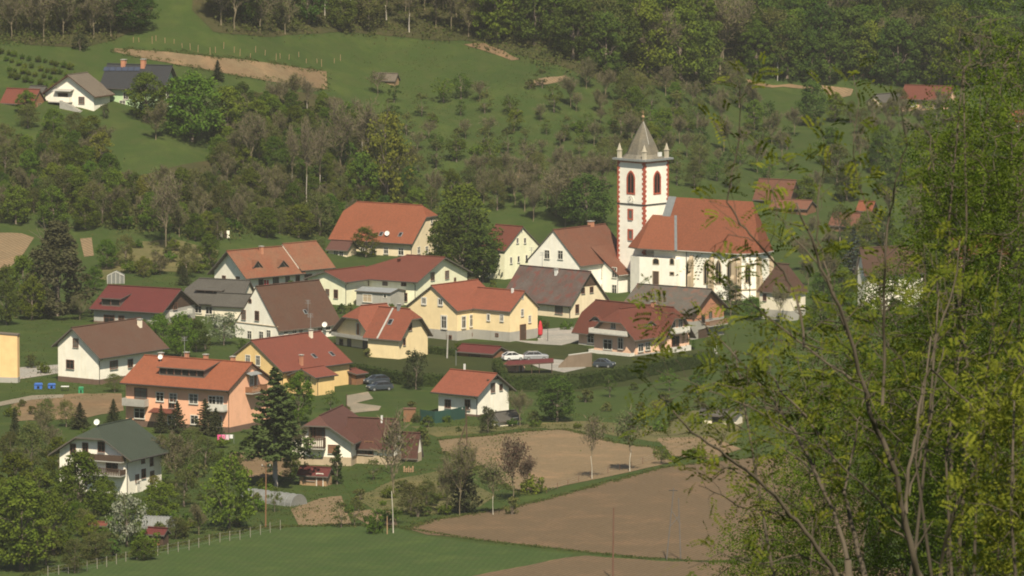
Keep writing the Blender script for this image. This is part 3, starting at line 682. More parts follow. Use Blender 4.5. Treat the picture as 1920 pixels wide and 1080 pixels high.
# 12 large yellow house, bent
w = wing((857,639), 765, 940, 50, 580, 535, 'L', oe=.35, ov=.35)
w2 = wing((956,641), 872, 1008, 52, 581, 546, 'R', oe=.35, ov=.3)
r, ro = house('large_house', 'large pale yellow house with a bent orange-red roof and grey plinth in the village centre', 'house', [w, w2], 'yellow2', 'r_orange2', plinth='greyp', ph=1.7, gut=False)
wins(w, r, 'L', [(795,564,.8,.9), (826,566,.8,.9), (833,604,1.0,2.0)], bar=.25)
wins(w, r, 'R', [(869,604,.9,1.9), (884,601,.9,1.9)], bar=.2)
wins(w2, r, 'L', [(916,595,.5,1.0), (941,596,.6,1.0)], bar=.15); wins(w2, r, 'R', [(979,586,.6,1.1), (993,598,.6,1.1), (980,558,.35,.4)], bar=.12)
door(w2, r, 'R', 980, 623, 1.5, 2.6, 'wood', 'frameb')
wins(w, r, 'L', [(863-20,632,.9,.5)], fm='frameb'); wins(w, r, 'R', [(887,627,.5,.4)], fm='frameb'); wins(w2, r, 'L', [(932,628,.5,.4)], fm='frameb')
t0, z0 = plane_hit(w, 'R', 898, 612); mb = MB(); p = side_pt(w, r.location, 'R', t0, .9, z0); mb.prism([p+Vector((-.9,0,.3)), p+Vector((.9,0,.3)), p+Vector((.6,0,-1.0)), p+Vector((0,0,-1.7)), p+Vector((-.6,0,-1.0))], w.uL*1.5); mb.build('oriel', M['greyp'], r)
mb = MB(); mb.tube([P3(w, r.location, w.Lu*.52, -.15, w.he), P3(w, r.location, w.Lu*.52, -.15, .2)], .07, 6); mb.build('downpipe', M['wood2'], r)
chimney(w2, r, ro, 961, 548, .7, .35, 'dish', False)
# 13 narrow white gable
w = wing((946,524), 898, 1012, 50, 468, 425, 'R', oe=.25, ov=.25)
r, ro = house('house', 'narrow tall greenish-white gable house with dark red roof beside the big leafy tree', 'house', [w], 'lime', 'r_dark', gut=False)
wins(w, r, 'R', [(970,451,.5,.9), (984,451,.5,.9), (958,488,.5,1.1), (972,486,.5,1.1), (987,484,.5,1.1), (999,481,.5,1.1), (978,433,.3,.4)], mull=False)
# 14 parsonage
w = wing((1086,552), 990, 1182, 49, 494, 431, 'L', oe=.5, ov=.2)
r, ro = house('parsonage', 'white parsonage with tall gable and low-sweeping red-brown roof next to the church', 'house', [w], 'churchw', 'r_old2', gut=False)
wins(w, r, 'L', [(1026,477,1.1,1.5), (1051,478,1.1,1.5)]); wins(w, r, 'R', [(1131,511,1.1,1.8), (1131,541,1.1,1.7)])
xa = w.Lu*.44; dd = 3.9; zl = w.he-dd*w.sl*.62; pr = lambda a, b, c: P3(w, r.location, a, b, c)
mb = MB(); mb.prism([pr(xa, .3, -2), pr(xa, .3, w.he+.1), pr(xa, -dd, zl), pr(xa, -dd, -2)], w.U*(w.Lu-xa)); mb.build('wing_wall', M['churchw'], r)
s2 = w.sl*.62; mb = MB(); mb.slab([pr(xa-.3, -dd-.5, zl-.5*s2+.1), pr(w.Lu+.6, -dd-.5, zl-.5*s2+.1), pr(w.Lu+.6, 2.5, w.he+2.5*w.sl+.15), pr(xa-.3, 2.5, w.he+2.5*w.sl+.15)], [(0,1,2,3)], .2); mb.build('wing_roof', [M['r_old2'], M['soffitr']], r)
wf = Wing(); wf.__dict__.update(w.__dict__); wf.c = w.c + w.U*xa - w.V*dd
wins(wf, r, 'L', [(1152,511,1.0,1.8), (1152,543,1.0,1.7)])
mb = MB(); mb.tube([pr(xa-.1, -dd-.1, zl), pr(xa-.1, -dd-.1, 0)], .07, 5); mb.tube([pr(xa-.3, -dd-.55, zl-.5*s2), pr(w.Lu+.5, -dd-.55, zl-.5*s2)], .09, 5); mb.build('gutter', M['conc2'], r)
chimney(w, r, ro, 1108, 421, .6, .9, 'brick'); aerial(r, ro, P3(w, r.location, .4, w.Lv-.5, w.he-.3), 2.5)
# 15 rusted roof
w = wing((1070,597), 944, 1138, 49, 568, 509, 'R', oe=.5, ov=.5)
r, ro = house('barn_house', 'cream house with a patchy rusted sheet roof and dark timber gable top', 'house', [w], 'cream', 'r_rust')
wins(w, r, 'R', [(1093,545,.8,.9), (1109,543,.8,.9), (1082,579,.8,1.4)], fm='frameb'); wins(w, r, 'L', [(1048,580,1.6,1.4)], fm='frameb')
mb = MB(); gz = w.he+(w.hr-w.he)*.5; mb.prism([side_pt(w, r.location, 'R', a, .04, b) for a, b in ((w.Lv*.25+.1, gz), (w.Lv*.75-.1, gz), (w.Lv/2, w.hr-.3))], w.uL*.02); mb.build('gable_boarding', M['wood'], r)
chimney(w, r, ro, 1043, 514, .9, .5, 'dish')
aerial(r, ro, P3(w, r.location, slope_hit(w, 1015, 504)[0], w.rv, w.hr), 2.8)
# 16 peach house with balconies
w = wing((1243,662), 1085, 1292, 48, 627, 577, 'R', k=(.4, .5), oe=.9, ov=.9)
w2 = wing((1192,668), 1114, 1250, 48, 629, 580, 'L', k=(.5, 0), oe=.8, ov=1.2)
r, ro = house('house', 'pale peach house with a sweeping dark red roof, white balconies and eyebrow dormers', 'house', [w, w2], 'peach2', 'r_dark', plinth='greyp', ph=.3, gut=False)
balcony(w2, r, 'L', 1113, 1184, 625, 1.3, .75, 'frame'); balcony(w2, r, 'L', 1113, 1190, 665, 1.3, .7, 'frame')
wins(w2, r, 'L', [(1150,607,1.0,1.6), (1164,644,1.0,1.8), (1140,646,1.8,1.6)]); wins(w2, r, 'R', [(1201,652,1.2,1.2), (1214,649,1.2,1.2)])
wins(w, r, 'L', [(1108,636,1.3,1.1)]); balcony(w, r, 'R', 1255, 1284, 622, 1.2, .9, 'frame'); wins(w, r, 'R', [(1262,607,.9,1.4), (1276,606,.9,1.4)])
balcony(w, r, 'R', 1252, 1286, 658, 1.2, .9, 'frame'); wins(w, r, 'R', [(1266,640,1.8,1.6)], fm='frameb')
dormer(w2, r, ro, 'brow', 1208, 1228, 611, .8, 'frame', 'r_dark'); dormer(w, r, ro, 'brow', 1108, 1128, 602, .8, 'frame', 'r_dark')
chimney(w, r, ro, 1225, 572, .6, .6, 'brick')
# 17 barn
w = wing((1298,637), 1172, 1357, 55, 582, 542, 'R', oe=.6, ov=.8)
r, ro = house('barn', 'old barn with a worn grey roof, bare brick gable and concrete lower storey', 'barn', [w], 'brick', 'r_barn', plinth='concrete', ph=3.2, gut=False)
wins(w, r, 'R', [(1318,598,.9,1.4), (1332,590,.8,1.0)], fm='wood', mull=False); door(w, r, 'R', 1318, 626, 3.4, 1.8, 'wood', 'concrete'); wins(w, r, 'R', [(1342,617,.5,1.2)], fm='frameb')
balcony(w, r, 'R', 1322, 1356, 608, 1.0, .8, 'wood2', slat=True)
# 19 low white building with hipped brown roof
w = wing((1482,602), 1424, 1510, 52, 543, 497, 'R', k=(1, 1), oe=.4, ov=.4)
r, ro = house('chapel', 'small white building with a steep hipped brown roof, just right of the church', 'building', [w], 'oldwhite', 'r_old', plinth='greyp', ph=1.8, gut=False)
window(w, r, 'L', 1434, 557, .6, 1.1, 'frameb')
# 20 white house behind the foreground tree
w = wing((1622,582), 1608, 1730, 25, 504, 465, 'L', oe=.5)
r, ro = house('house', 'white house half hidden behind the foreground branches at right', 'house', [w], 'white', 'r_old')
wins(w, r, 'R', [(1650,530,1.0,1.3), (1680,528,1.0,1.3), (1705,525,1.0,1.3)])
w = wing((1800,520), 1770, 1890, 25, 480, 445, 'L', oe=.5)
r, ro = house('house', 'red-roofed house glimpsed through the dense foliage at the far right', 'house', [w], 'peach2', 'r_brick', gut=False)
wins(w, r, 'R', [(1830,495,1.0,1.3), (1860,492,1.0,1.3)])
w = wing((1905,240), 1888, 1960, 30, 226, 208, 'L', oe=.4)
r, ro = house('house', 'white house with orange roof cut by the right edge of the picture', 'house', [w], 'white', 'r_orange', gut=False)
wins(w, r, 'R', [(1912,232,.9,.9)])
# 21 small house
w = wing((896,782), 822, 954, 52, 734, 700, 'R', oe=1.0, ov=.8)
r, ro = house('cottage', 'small cream-white house with a bright red gable roof above the brown field', 'house', [w], 'white', 'r_orange2', plinth='plinth', ph=.35)
wins(w, r, 'L', [(840,757,1.0,1.2), (877,759,.9,1.5)], fm='frameb'); wins(w, r, 'R', [(924,727,.9,1.3), (939,726,.6,.8)], fm='frameb')
chimney(w, r, ro, 871, 694, 1.0, .25, 'dish', False)
mb = MB(); gz = w.he+(w.hr-w.he)*.62; mb.box(side_pt(w, r.location, 'R', w.Lv*.28, 0, gz), w.uR*(w.Lv*.44), -w.uL*.35, Vector((0,0,.15))); mb.build('cornice', M['wood'], r)
w = wing((938,800), 920, 972, 40, 786, 773, 'L', oe=.35)
r, ro = house('shed', 'low white outbuilding with a grey sheet roof beside the small red-roofed house', 'shed', [w], 'oldwhite', 'r_grey', gut=False)
door(w, r, 'R', 966, 791, .7, 1.2, 'wood')
# 22 white house with chocolate roof
w = wing((658,874), 546, 700, 76, 824, 781, 'L', rp=.55, k=(.38, 0), oe=.8, ov=1.1)
w2 = wing((737,872), 648, 752, 72, 830, 786, 'R', oe=.6, ov=.3)
w3 = wing((782,866), 730, 790, 72, 842, 812, 'R', oe=.6, ov=.2)
r, ro = house('house', 'white house with chocolate brown half-hipped roof, front balcony and long side wing', 'house', [w, w2, w3], 'white', 'r_brown', plinth='stone', ph=1.3, gut=False)
wins(w, r, 'L', [(586,811,.9,1.7), (594,811,.9,1.7), (603,811,.9,1.6)], fm='frameb'); balcony(w, r, 'L', 579, 611, 839, 1.2, 1.6, 'wood', slat=True)
window(w, r, 'L', 626, 842, 1.6, 1.1, 'frameb', pm='wood2'); wins(w2, r, 'L', [(668,841,.9,1.4), (680,842,1.4,1.4), (692,840,1.2,1.9)], fm='wood2')
chimney(w2, r, ro, 716, 790, .9, .25, 'dish', False); wins(w3, r, 'L', [(765,852,3.0,1.2)], fm='wood', mull=False)
# shed with red roof in front
w = wing((612,912), 562, 622, 70, 889, 877, 'R', rp=.5, oe=.4, ov=.4)
r, ro = house('garden_shed', 'little brown timber shed with a red roof in front of the chocolate-roofed house', 'shed', [w], 'woodl', 'r_wine', gut=False)
wins(w, r, 'L', [(580,895,1.6,.8)], fm='wood2'); door(w, r, 'L', 600, 900, .9, 1.8, 'wood2')
# far left yellow building
w = wing((33,718), -90, 37, 80, 627, 622, 'L', rp=.5, oe=.1, ov=.1)
r, ro = house('building', 'plain flat-roofed yellow building cut by the left edge', 'building', [w], 'ochre', 'r_tan', plinth='greyp', ph=.9, gut=False)
# hill houses
w = wing((176,208), 85, 206, 62, 176, 140, 'L', oe=.8, ov=.8)
r, ro = house('house', 'white balconied house with a tan roof on the hillside at upper left', 'house', [w], 'white', 'r_tan', 'soffitr', gut=False)
balcony(w, r, 'L', 97, 136, 190, 1.4, 1.0, 'white'); wins(w, r, 'L', [(118,180,2.2,1.0), (153,188,1.2,1.2), (104,201,1.6,1.2), (121,200,1.8,1.0), (90,196,.7,1.4)], fm='frameb')
mb = MB(); t0, z0 = plane_hit(w, 'L', 139, 168); mb.box(side_pt(w, r.location, 'L', t0, 0, z0), w.uL*4.4, -w.uR*1.6+Vector((0,0,-.35)), Vector((0,0,.1))); mb.build('awning', M['greyp'], r)
mb = MB(); t0, z0 = plane_hit(w, 'L', 160, 207)
for i in range(9): mb.box(side_pt(w, r.location, 'L', t0+i*.55, 1.0, -1.0), w.uL*.55, -w.uR*1.0, Vector((0,0,1.1+i*.24)))
mb.build('outside_stairs', M['conc2'], r)
w = wing((303,216), 195, 330, 68, 160, 123, 'R', oe=.8, ov=.9)
r, ro = house('house', 'light green house with an anthracite roof and solar panels on the hillside', 'house', [w], 'greenp', 'r_anth', plinth='conc2', ph=.4)
chimney(w, r, ro, 232, 122, 1.1, .9, 'brick'); chimney(w, r, ro, 269, 124, 1.4, .9, 'brick')
for i in range(6):
    u0, v0 = slope_hit(w, 200+i*11.5, 130); S_ = (w.V+Vector((0,0,w.sl))).normalized(); n_ = w.U.cross(S_); n_ = n_ if n_.z > 0 else -n_
    mb = MB(); mb.cbox(P3(w, r.location, u0, v0, w.he+v0*w.sl)+n_*.12, 1.25, 1.0, .08, 0, (w.U, S_, n_)); mb.build('solar_panel', flat('solar_panel', (.05, .06, .09), .2), ro)
wins(w, r, 'L', [(230,197,1.2,1.8), (236,180,1.0,1.2)]); wins(w, r, 'R', [(314,178,1.0,1.2)])
w = wing((62,206), 4, 84, 62, 190, 168, 'R', oe=.6, ov=.3)
r, ro = house('timber_pavilion', 'open red-brown timber pavilion left of the balconied hillside house', 'pavilion', [w], 'wood2', 'r_brick', gut=False)
wins(w, r, 'L', [(12,198,1.4,1.2), (28,198,2.4,1.2), (48,200,2.0,1.2)], fm='woodl'); wins(w, r, 'R', [(74,198,1.4,1.0)], fm='woodl')
w = wing((78,182), 52, 92, 60, 172, 162, 'R', oe=.3, ov=.3)
r, ro = house('shed', 'small grey-roofed shed behind the timber pavilion', 'shed', [w], 'greyp', 'r_grey', gut=False)
w = wing((1776,204), 1692, 1792, 66, 183, 162, 'R', oe=.7, ov=.5)
r, ro = house('house', 'peach house with a dark red roof at the forest edge, upper right', 'house', [w], 'peach2', 'r_dark', gut=False)
wins(w, r, 'L', [(1712,194,1.4,1.1), (1736,196,1.4,1.1), (1758,197,1.4,1.3)]); wins(w, r, 'R', [(1782,190,.9,1.1)])
w = wing((1655,201), 1628, 1704, 42, 190, 177, 'L', oe=.4, ov=.3)
r, ro = house('cabin', 'small cream gabled cabin with a grey roof left of the dark red roof, upper right', 'cabin', [w], 'cream', 'r_grey', gut=False)
wins(w, r, 'L', [(1641,194,1.0,1.0)], fm='frameb'); wins(w, r, 'R', [(1675,193,1.0,.8)], fm='frameb')
w = wing((1480,392), 1416, 1500, 62, 371, 338, 'R', oe=.5, ov=.4)
r, ro = house('barn', 'red-brown roofed timber barn behind the church apse', 'barn', [w], 'wood', 'r_old2', gut=False); door(w, r, 'L', 1450, 383, 2.2, 1.8, 'wood2', 'wood')
w = wing((1512,404), 1445, 1530, 66, 390, 376, 'R', oe=.4, ov=.3)
r, ro = house('shed', 'long low brown-roofed shed below the red-brown barn', 'shed', [w], 'wood2', 'r_old2', gut=False); door(w, r, 'L', 1490, 398, 1.2, 1.4, 'wood', 'wood')
w = wing((1634,404), 1608, 1644, 60, 392, 378, 'R', oe=.4, ov=.3)
r, ro = house('hut', 'tiny hut with an orange roof seen between branches', 'hut', [w], 'wood', 'r_orange', gut=False); window(w, r, 'L', 1620, 398, .8, .8, 'wood2')
w = wing((1604,436), 1556, 1620, 62, 421, 400, 'R', oe=.4, ov=.3)
r, ro = house('outbuilding', 'low reddish-brown roofed outbuilding right of the church', 'outbuilding', [w], 'wood2', 'r_old2', gut=False); door(w, r, 'L', 1585, 429, 1.4, 1.5, 'wood', 'wood')
w = wing((740,162), 704, 748, 68, 149, 138, 'R', oe=.3, ov=.3)
r, ro = house('hay_hut', 'weathered wooden hay hut on the orchard meadow', 'hut', [w], 'woodl', 'r_tan', gut=False); door(w, r, 'L', 722, 156, 1.0, 1.4, 'wood', 'wood2')
w = wing((1380,797), 1312, 1392, 66, 778, 770, 'R', oe=.5, ov=.3)
r, ro = house('garden_hut', 'low white garden hut with a pale flat roof beyond the brown field', 'hut', [w], 'oldwhite', 'r_grey', gut=False); wins(w, r, 'L', [(1345,788,1.6,.8), (1368,790,.8,1.0)], fm='wood', mull=False)
w = wing((968,698), 946, 984, 55, 684, 679, 'R', oe=.2, ov=.2)
r, ro = house('shed', 'tiny peach box shed with dark red roof beside the parked cars', 'shed', [w], 'peach2', 'r_dark', gut=False); door(w, r, 'R', 976, 690, .8, 1.2, 'wood2')
w = wing((925,672), 856, 950, 58, 661, 650, 'R', oe=.5, ov=.3)
r, ro = house('garage', 'low dark red garage roof sunk in the hedge below the large yellow house', 'garage', [w], 'wood2', 'r_wine', gut=False); door(w, r, 'L', 890, 667, 2.2, 1.2, 'wood', 'wood')
w = wing((196,998), 168, 214, 64, 985, 980, 'R', oe=.3, ov=.3)
r, ro = house('shelter', 'open shelter with a rusty red roof left of the blossoming tree', 'shelter', [w], 'wood2', 'r_brick', gut=False); door(w, r, 'L', 182, 992, 1.6, .9, 'wood', 'wood')
w = wing((306,1024), 276, 316, 66, 1000, 991, 'R', oe=.3, ov=.3)
r, ro = house('shed', 'dark timber shed with a red roof right of the blossoming tree', 'shed', [w], 'wood', 'r_wine', gut=False); door(w, r, 'L', 292, 1012, 1.0, 1.4, 'wood2', 'wood2')

# ---------------------------------------------------------------- church
cw = wing((1386,564), 1226, 1440, 58, 472, 372, 'R')
rt = empty('church', cw.c, 'white Gothic parish church with orange roof, polygonal apse and tall tower', 'church')
Wd = 10.6; U, V = cw.uR, cw.uL; L0 = cw.LL; he = cw.he; hr = PV(*(cw.c+U*Wd/2).xy, 378)-cw.c.z
q = lambda x, y, z: U*x+V*y+Vector((0,0,z))
foot = [(0,0), (3.0,-2.3), (7.6,-2.3), (Wd,0), (Wd,L0), (0,L0)]
wm = MB(); wm.prism([q(x, y, -2) for x, y in foot], (0,0,he+2))
sl = (hr-he)/(Wd/2)
wm.prism([q(.1,L0-.02,he), q(Wd-.1,L0-.02,he), q(Wd/2,L0-.02,hr-.3)], V*(-.4))
wm.build('wall', M['churchw'], rt)
o = .5; ze = he-.35; rm = MB(); ap = (Wd/2, .2, hr)
e_ = [(-o,.1), (2.8,-2.3-o), (7.8,-2.3-o), (Wd+o,.1)]
vs = [q(x, y, ze) for x, y in e_]+[q(*ap), q(Wd/2, L0, hr), q(-o, L0, ze), q(Wd+o, L0, ze)]
rm.slab(vs, [(0,4,5,6), (1,4,0), (2,4,1), (3,4,2), (3,7,5,4)], .25); ro = rm.build('roof', [M['r_church'], M['soffit']], rt)
mb = MB(); mb.slab([q(-o-.02, L0+.02, ze+.1), q(-o-.02, L0-1.7, ze+.1), q(Wd/2, L0-1.7, hr+.1), q(Wd/2, L0+.02, hr+.1)], [(0,1,2,3)], .12); mb.build('roof_flashing', [M['lead'], M['lead']], ro)
mb = MB()
for i in range(4): a, b = e_[i], (e_[i+1] if i < 3 else None)
mb.tube([q(-o-.08, L0, ze-.12), q(*e_[0], ze-.12), q(*e_[1], ze-.12), q(*e_[2], ze-.12), q(*e_[3], ze-.12)], .1, 6); mb.build('gutter', M['conc2'], ro)
for nm, x, y in (('downpipe', -.12, 11.3), ('downpipe', 1.6, -1.35)):
    mb = MB(); mb.tube([q(x, y, he-.3), q(x, y, 0)], .07, 5); mb.build(nm, M['metald'], rt)
# buttresses
for (x, y, dx, dy) in ((-.0,1.0,-1,0), (-.0,5.8,-1,0), (-.0,10.2,-1,0), (3.0,-2.3,-.4,-.9), (7.6,-2.3,.4,-.9), (0,0.0,-.9,-.4)):
    d = (U*dx+V*dy).normalized(); s_ = d.cross(Vector((0,0,1))); b = q(x, y, 0)-s_*.38-d*.3
    mb = MB(); mb.prism([b-Vector((0,0,1)), b+d*1.35-Vector((0,0,1)), b+d*1.35+Vector((0,0,he*.45)), b+d*.95+Vector((0,0,he*.52)), b+d*.95+Vector((0,0,he*.78)), b+Vector((0,0,he*.92))], s_*.76); mb.build('buttress', M['stone'], rt)
cw.c = cw.c.copy()
for px in (1292, 1325, 1347, 1369): window(cw, rt, 'L', px, 510, 1.0, 4.4, 'stone', 'point', True, None, 'window', 'glass', .16)
# two apse windows (flat walls turned)
wa = Wing(); wa.c = cw.c+q(0,0,0); dv = (q(3.0,-2.3,0)).normalized(); wa.uR = -dv; wa.uL = -dv; 
wa.uL = dv; wa.uR = Vector((dv.y, -dv.x, 0)); wa.uR = -wa.uR if wa.uR.dot(Vector((0,1,0))) < 0 else wa.uR
window(wa, rt, 'L', 1402, 512, .9, 3.6, 'stone', 'point', True, None, 'window', 'glass', .16)
# string course on apse base
mb = MB()
for a, b in zip(foot[:3]+[foot[3]], foot[1:4]):
    A, B = q(*a, 2.0), q(*b, 2.0); mb.tube([A, B], .16, 4)
mb.build('string_course', M['stone'], rt)
# annex chapel
y0, y1 = 12.6, 23.4; dx = -1.6
pl = [(.3,y0), (dx,y0), (dx,20.6), (-.2,y1), (4,y1), (4,y0)]
mb = MB(); mb.prism([q(x, y, -2) for x, y in pl], (0,0,he+.02)); ch = mb.build('side_chapel', M['churchw'], rt)
hz = he+5.6; zz = he-.3
vs = [q(dx-.4,y0-.3,zz), q(dx-.4,20.8,zz), q(-.4,y1+.4,zz), q(4.2,y1+.4,zz), q(3.2,20.6,hz), q(3.2,y0+3.0,hz)]
mb = MB(); mb.slab(vs, [(0,1,4,5), (1,2,4), (2,3,4)], .22); mb.build('chapel_roof', [M['r_church'], M['soffit']], ch)
mb = MB(); mb.slab([q(dx-.45,y0-.45,zz+.12), q(dx-.45,y0+.15,zz+.12), q(3.2,y0+3.3,hz+.12), q(3.2,y0+2.75,hz+.12)], [(0,1,2,3)], .14); mb.build('flashing', [M['lead'], M['lead']], ch)
wc = Wing(); wc.c = cw.c+q(dx,0,0); wc.uR, wc.uL = cw.uR, cw.uL
window(wc, rt, 'L', 1230, 490, 1.2, 1.0, 'stone', 'round', False); window(wc, rt, 'L', 1260, 490, .8, 1.1, 'stone', 'round', False)
door(wc, rt, 'L', 1230, 521, 1.2, 2.4, 'wood', 'stone'); window(wc, rt, 'L', 1260, 513, .8, .5, 'stone', False, False)
# tower (part with its own sub-parts): named tower, child of church
ta = math.radians(47); tU = Vector((math.cos(ta), math.sin(ta), 0)); tV = Vector((-math.sin(ta), math.cos(ta), 0))
cen = q(Wd/2, 26.0, 0); tp = cw.c+cen
nc0 = cw.c+cen  # shift so that the near corner projects to x=1208
TW = 6.75
c0 = cen - tU*TW/2 - tV*TW/2
wpos = cw.c+c0; dep = wpos.y*cP+(HC-wpos.z-10)*sP; need = (1208-960)/FPX*dep - wpos.x; c0 = c0+Vector((need, 0, 0))
tq = lambda x, y, z: c0+tU*x+tV*y+Vector((0,0,z))
wpos = cw.c+c0; HT = PV(wpos.x, wpos.y, 303)-cw.c.z; HS = PV(wpos.x, wpos.y, 386)-cw.c.z
ctr = cw.c+tq(TW/2, TW/2, 0); HA = PV(ctr.x, ctr.y, 228)-cw.c.z
mb = MB(); mb.box(tq(0,0,-2), tU*TW, tV*TW, Vector((0,0,HT+2))); tow = mb.build('tower', M['churchw'], rt)
mb = MB(); mb.box(tq(-.12,-.12,HS), tU*(TW+.24), tV*(TW+.24), Vector((0,0,.22))); mb.build('string_course', M['metald'], tow)
mb = MB(); zq = 0.0; i = 0; st = .46
while zq < HT-.3:
    l = .62 if i % 2 else .36
    for (cx, cy, sx, sy) in ((0,0,1,1), (TW,0,-1,1), (0,TW,1,-1)):
        l1, l2 = (l, 1.0-l-.02)
        mb.box(tq(cx-sx*.05, cy-sy*.05, zq+.01), tU*sx*l1, tV*sy*l2, Vector((0,0,st-.02)))
    zq += st; i += 1
mb.build('quoins', M['red'], tow)
mb = MB(); mb.box(tq(-.06,-.06,HT-.42), tU*(TW+.12), tV*(TW+.12), Vector((0,0,.2))); mb.build('frieze', M['red'], tow)
mb = MB(); mb.box(tq(-.7,-.7,HT), tU*(TW+1.4), tV*(TW+1.4), Vector((0,0,.35))); mb.build('cornice', M['metal'], tow)
# spire: flared pyramid with eight sides
def ring(r, z, rot=0): return [tq(TW/2, TW/2, z)+(tU*math.cos(rot+math.pi*i/4)+tV*math.sin(rot+math.pi*i/4))*r for i in range(8)]
mb = MB(); RR = [(4.2, HT+.36), (3.3, HT+1.1), (2.45, HT+(HA-HT)*.42), (1.15, HT+(HA-HT)*.76), (.12, HA)]; vs = []; fs = []
for r_, z_ in RR: vs += ring(r_, z_, math.pi/8)
for k_ in range(len(RR)-1):
    for i in range(8): fs.append((k_*8+i, k_*8+(i+1) % 8, (k_+1)*8+(i+1) % 8, (k_+1)*8+i))
fs += [tuple(range(8)), tuple(range(len(vs)-8, len(vs)))]; mb.add(vs, fs); sp = mb.build('spire', M['r_spire'], tow)
mb = MB()
for i in (5,): mb.tube([ring(r_+.04, z_, math.pi/8)[i] for r_, z_ in RR[2:]], .07, 4)
mb.build('ridge_strip', M['conc2'], sp)
mb = MB(); c_ = tq(TW/2, TW/2, HA); mb.tube([c_, c_+Vector((0,0,1.5))], .05, 5)
for z0_, r_ in ((.6, .05), (.75, .24), (.95, .3), (1.15, .24), (1.3, .05)): pass
mb.tube([c_+Vector((0,0,z)) for z in (.6,.7,.9,1.1,1.2)], [.05,.24,.32,.24,.05], 8); mb.cbox(c_+Vector((0,0,1.75)), .5, .06, .07); mb.cbox(c_+Vector((0,0,1.8)), .07, .06, .7); mb.build('cross', M['woodl'], sp)
for x, y in ((0,0), (TW,0), (0,TW), (TW,TW)):
    p = tq(x+(.25 if x == 0 else -.25), y+(.25 if y == 0 else -.25), HT+.35); mb = MB()
    mb.cbox(p+Vector((0,0,.7)), .62, .62, 1.4, 0, (tU, tV, Vector((0,0,1)))); mb.cbox(p+Vector((0,0,1.45)), .8, .8, .12, 0, (tU, tV, Vector((0,0,1))))
    a = p+Vector((0,0,1.5)); pts = [a+tU*s*.3+tV*t*.3 for s, t in ((-1,-1),(1,-1),(1,1),(-1,1))]; mb.add(pts+[a+Vector((0,0,1.35))], [(0,1,4),(1,2,4),(2,3,4),(3,0,4),(3,2,1,0)])
    mb.build('pinnacle', M['pinn'], tow)
mb = MB(); mb.cbox(tq(TW*.62, -.1, HT+1.1), .9, .3, .8, 0, (tU, tV, Vector((0,0,1)))); mb.build('hatch', M['dish'], sp)
wt = Wing(); wt.c = cw.c+c0; wt.uR, wt.uL = tU, tV
for side, px in (('L', 1183), ('R', 1232)):
    window(wt, rt, side, px, 342, 1.5, 3.9, 'red', 'point', True, None, 'belfry_window', 'glass', .32)
for py, in ((402,), (440,)): window(wt, rt, 'L', 1182, py, .8, 1.5, 'red', False, False, None, 'window', 'glass', .3)
cx, cz = plane_hit(wt, 'L', 1183, 374); mb = MB(); cc = side_pt(wt, rt.location, 'L', cx, .05, cz)
mb.prism([cc+tV*math.cos(2*math.pi*i/20)*.75+Vector((0,0,math.sin(2*math.pi*i/20)*.75)) for i in range(20)], -tU*.06); ck = mb.build('clock', M['churchw'], tow)
mb = MB()
for i in range(12):
    an = 2*math.pi*i/12; d = tV*math.cos(an)+Vector((0,0,math.sin(an))); mb.cbox(cc-tU*.08+d*.6, .1, .03, .1, 0, (tV, tU, Vector((0,0,1))))
for an, l in ((1.1, .5), (-.6, .38)):
    d = tV*math.cos(an)+Vector((0,0,math.sin(an))); mb.tube([cc-tU*.09, cc-tU*.09+d*l], .045, 4)
mb.build('clock_hands', M['metald'], ck)
#@@VEG
# ---------------------------------------------------------------- vegetation prototypes
def quads_mesh(name, cen, nrm, size, tint, mat, aspect=1.0, up=None):
    """many leaf-sized quads; all arrays numpy"""
    n = len(cen); rs = np.random.RandomState(len(cen) % 9973)
    nrm = nrm/np.maximum(1e-6, np.linalg.norm(nrm, axis=1))[:, None]
    r = rs.normal(size=(n, 3)) if up is None else up
    a = np.cross(nrm, r); a /= np.maximum(1e-6, np.linalg.norm(a, axis=1))[:, None]; b = np.cross(nrm, a)
    a = a*(size*.5)[:, None]; b = b*(size*.5*aspect)[:, None]
    v = np.stack([cen-a-b*.4, cen-b*1.0+a*.1, cen+a-b*.1, cen+b], axis=1).reshape(-1, 3) if aspect == 1.0 else np.stack([cen-a-b, cen+a-b, cen+a+b, cen-a+b], axis=1).reshape(-1, 3)
    me = bpy.data.meshes.new(name); me.vertices.add(4*n); me.vertices.foreach_set('co', v.astype(np.float32).ravel())
    me.loops.add(4*n); me.loops.foreach_set('vertex_index', np.arange(4*n, dtype=np.int32))
    me.polygons.add(n); me.polygons.foreach_set('loop_start', np.arange(0, 4*n, 4, dtype=np.int32)); me.polygons.foreach_set('loop_total', np.full(n, 4, dtype=np.int32))
    me.update(calc_edges=True)
    at_ = me.attributes.new('tint', 'FLOAT', 'POINT'); at_.data.foreach_set('value', np.repeat(tint, 4).astype(np.float32))
    me.materials.append(mat); return me
def tube_mesh(name, mb, mat, mat2=None):
    me = bpy.data.meshes.new(name); me.from_pydata([tuple(v) for v in mb.v], [], mb.f); me.materials.append(mat)
    if mat2:
        me.materials.append(mat2); me.polygons.foreach_set('material_index', mb.m+[1]*(len(mb.f)-len(mb.m)))
    for p in me.polygons: p.use_smooth = True
    return me
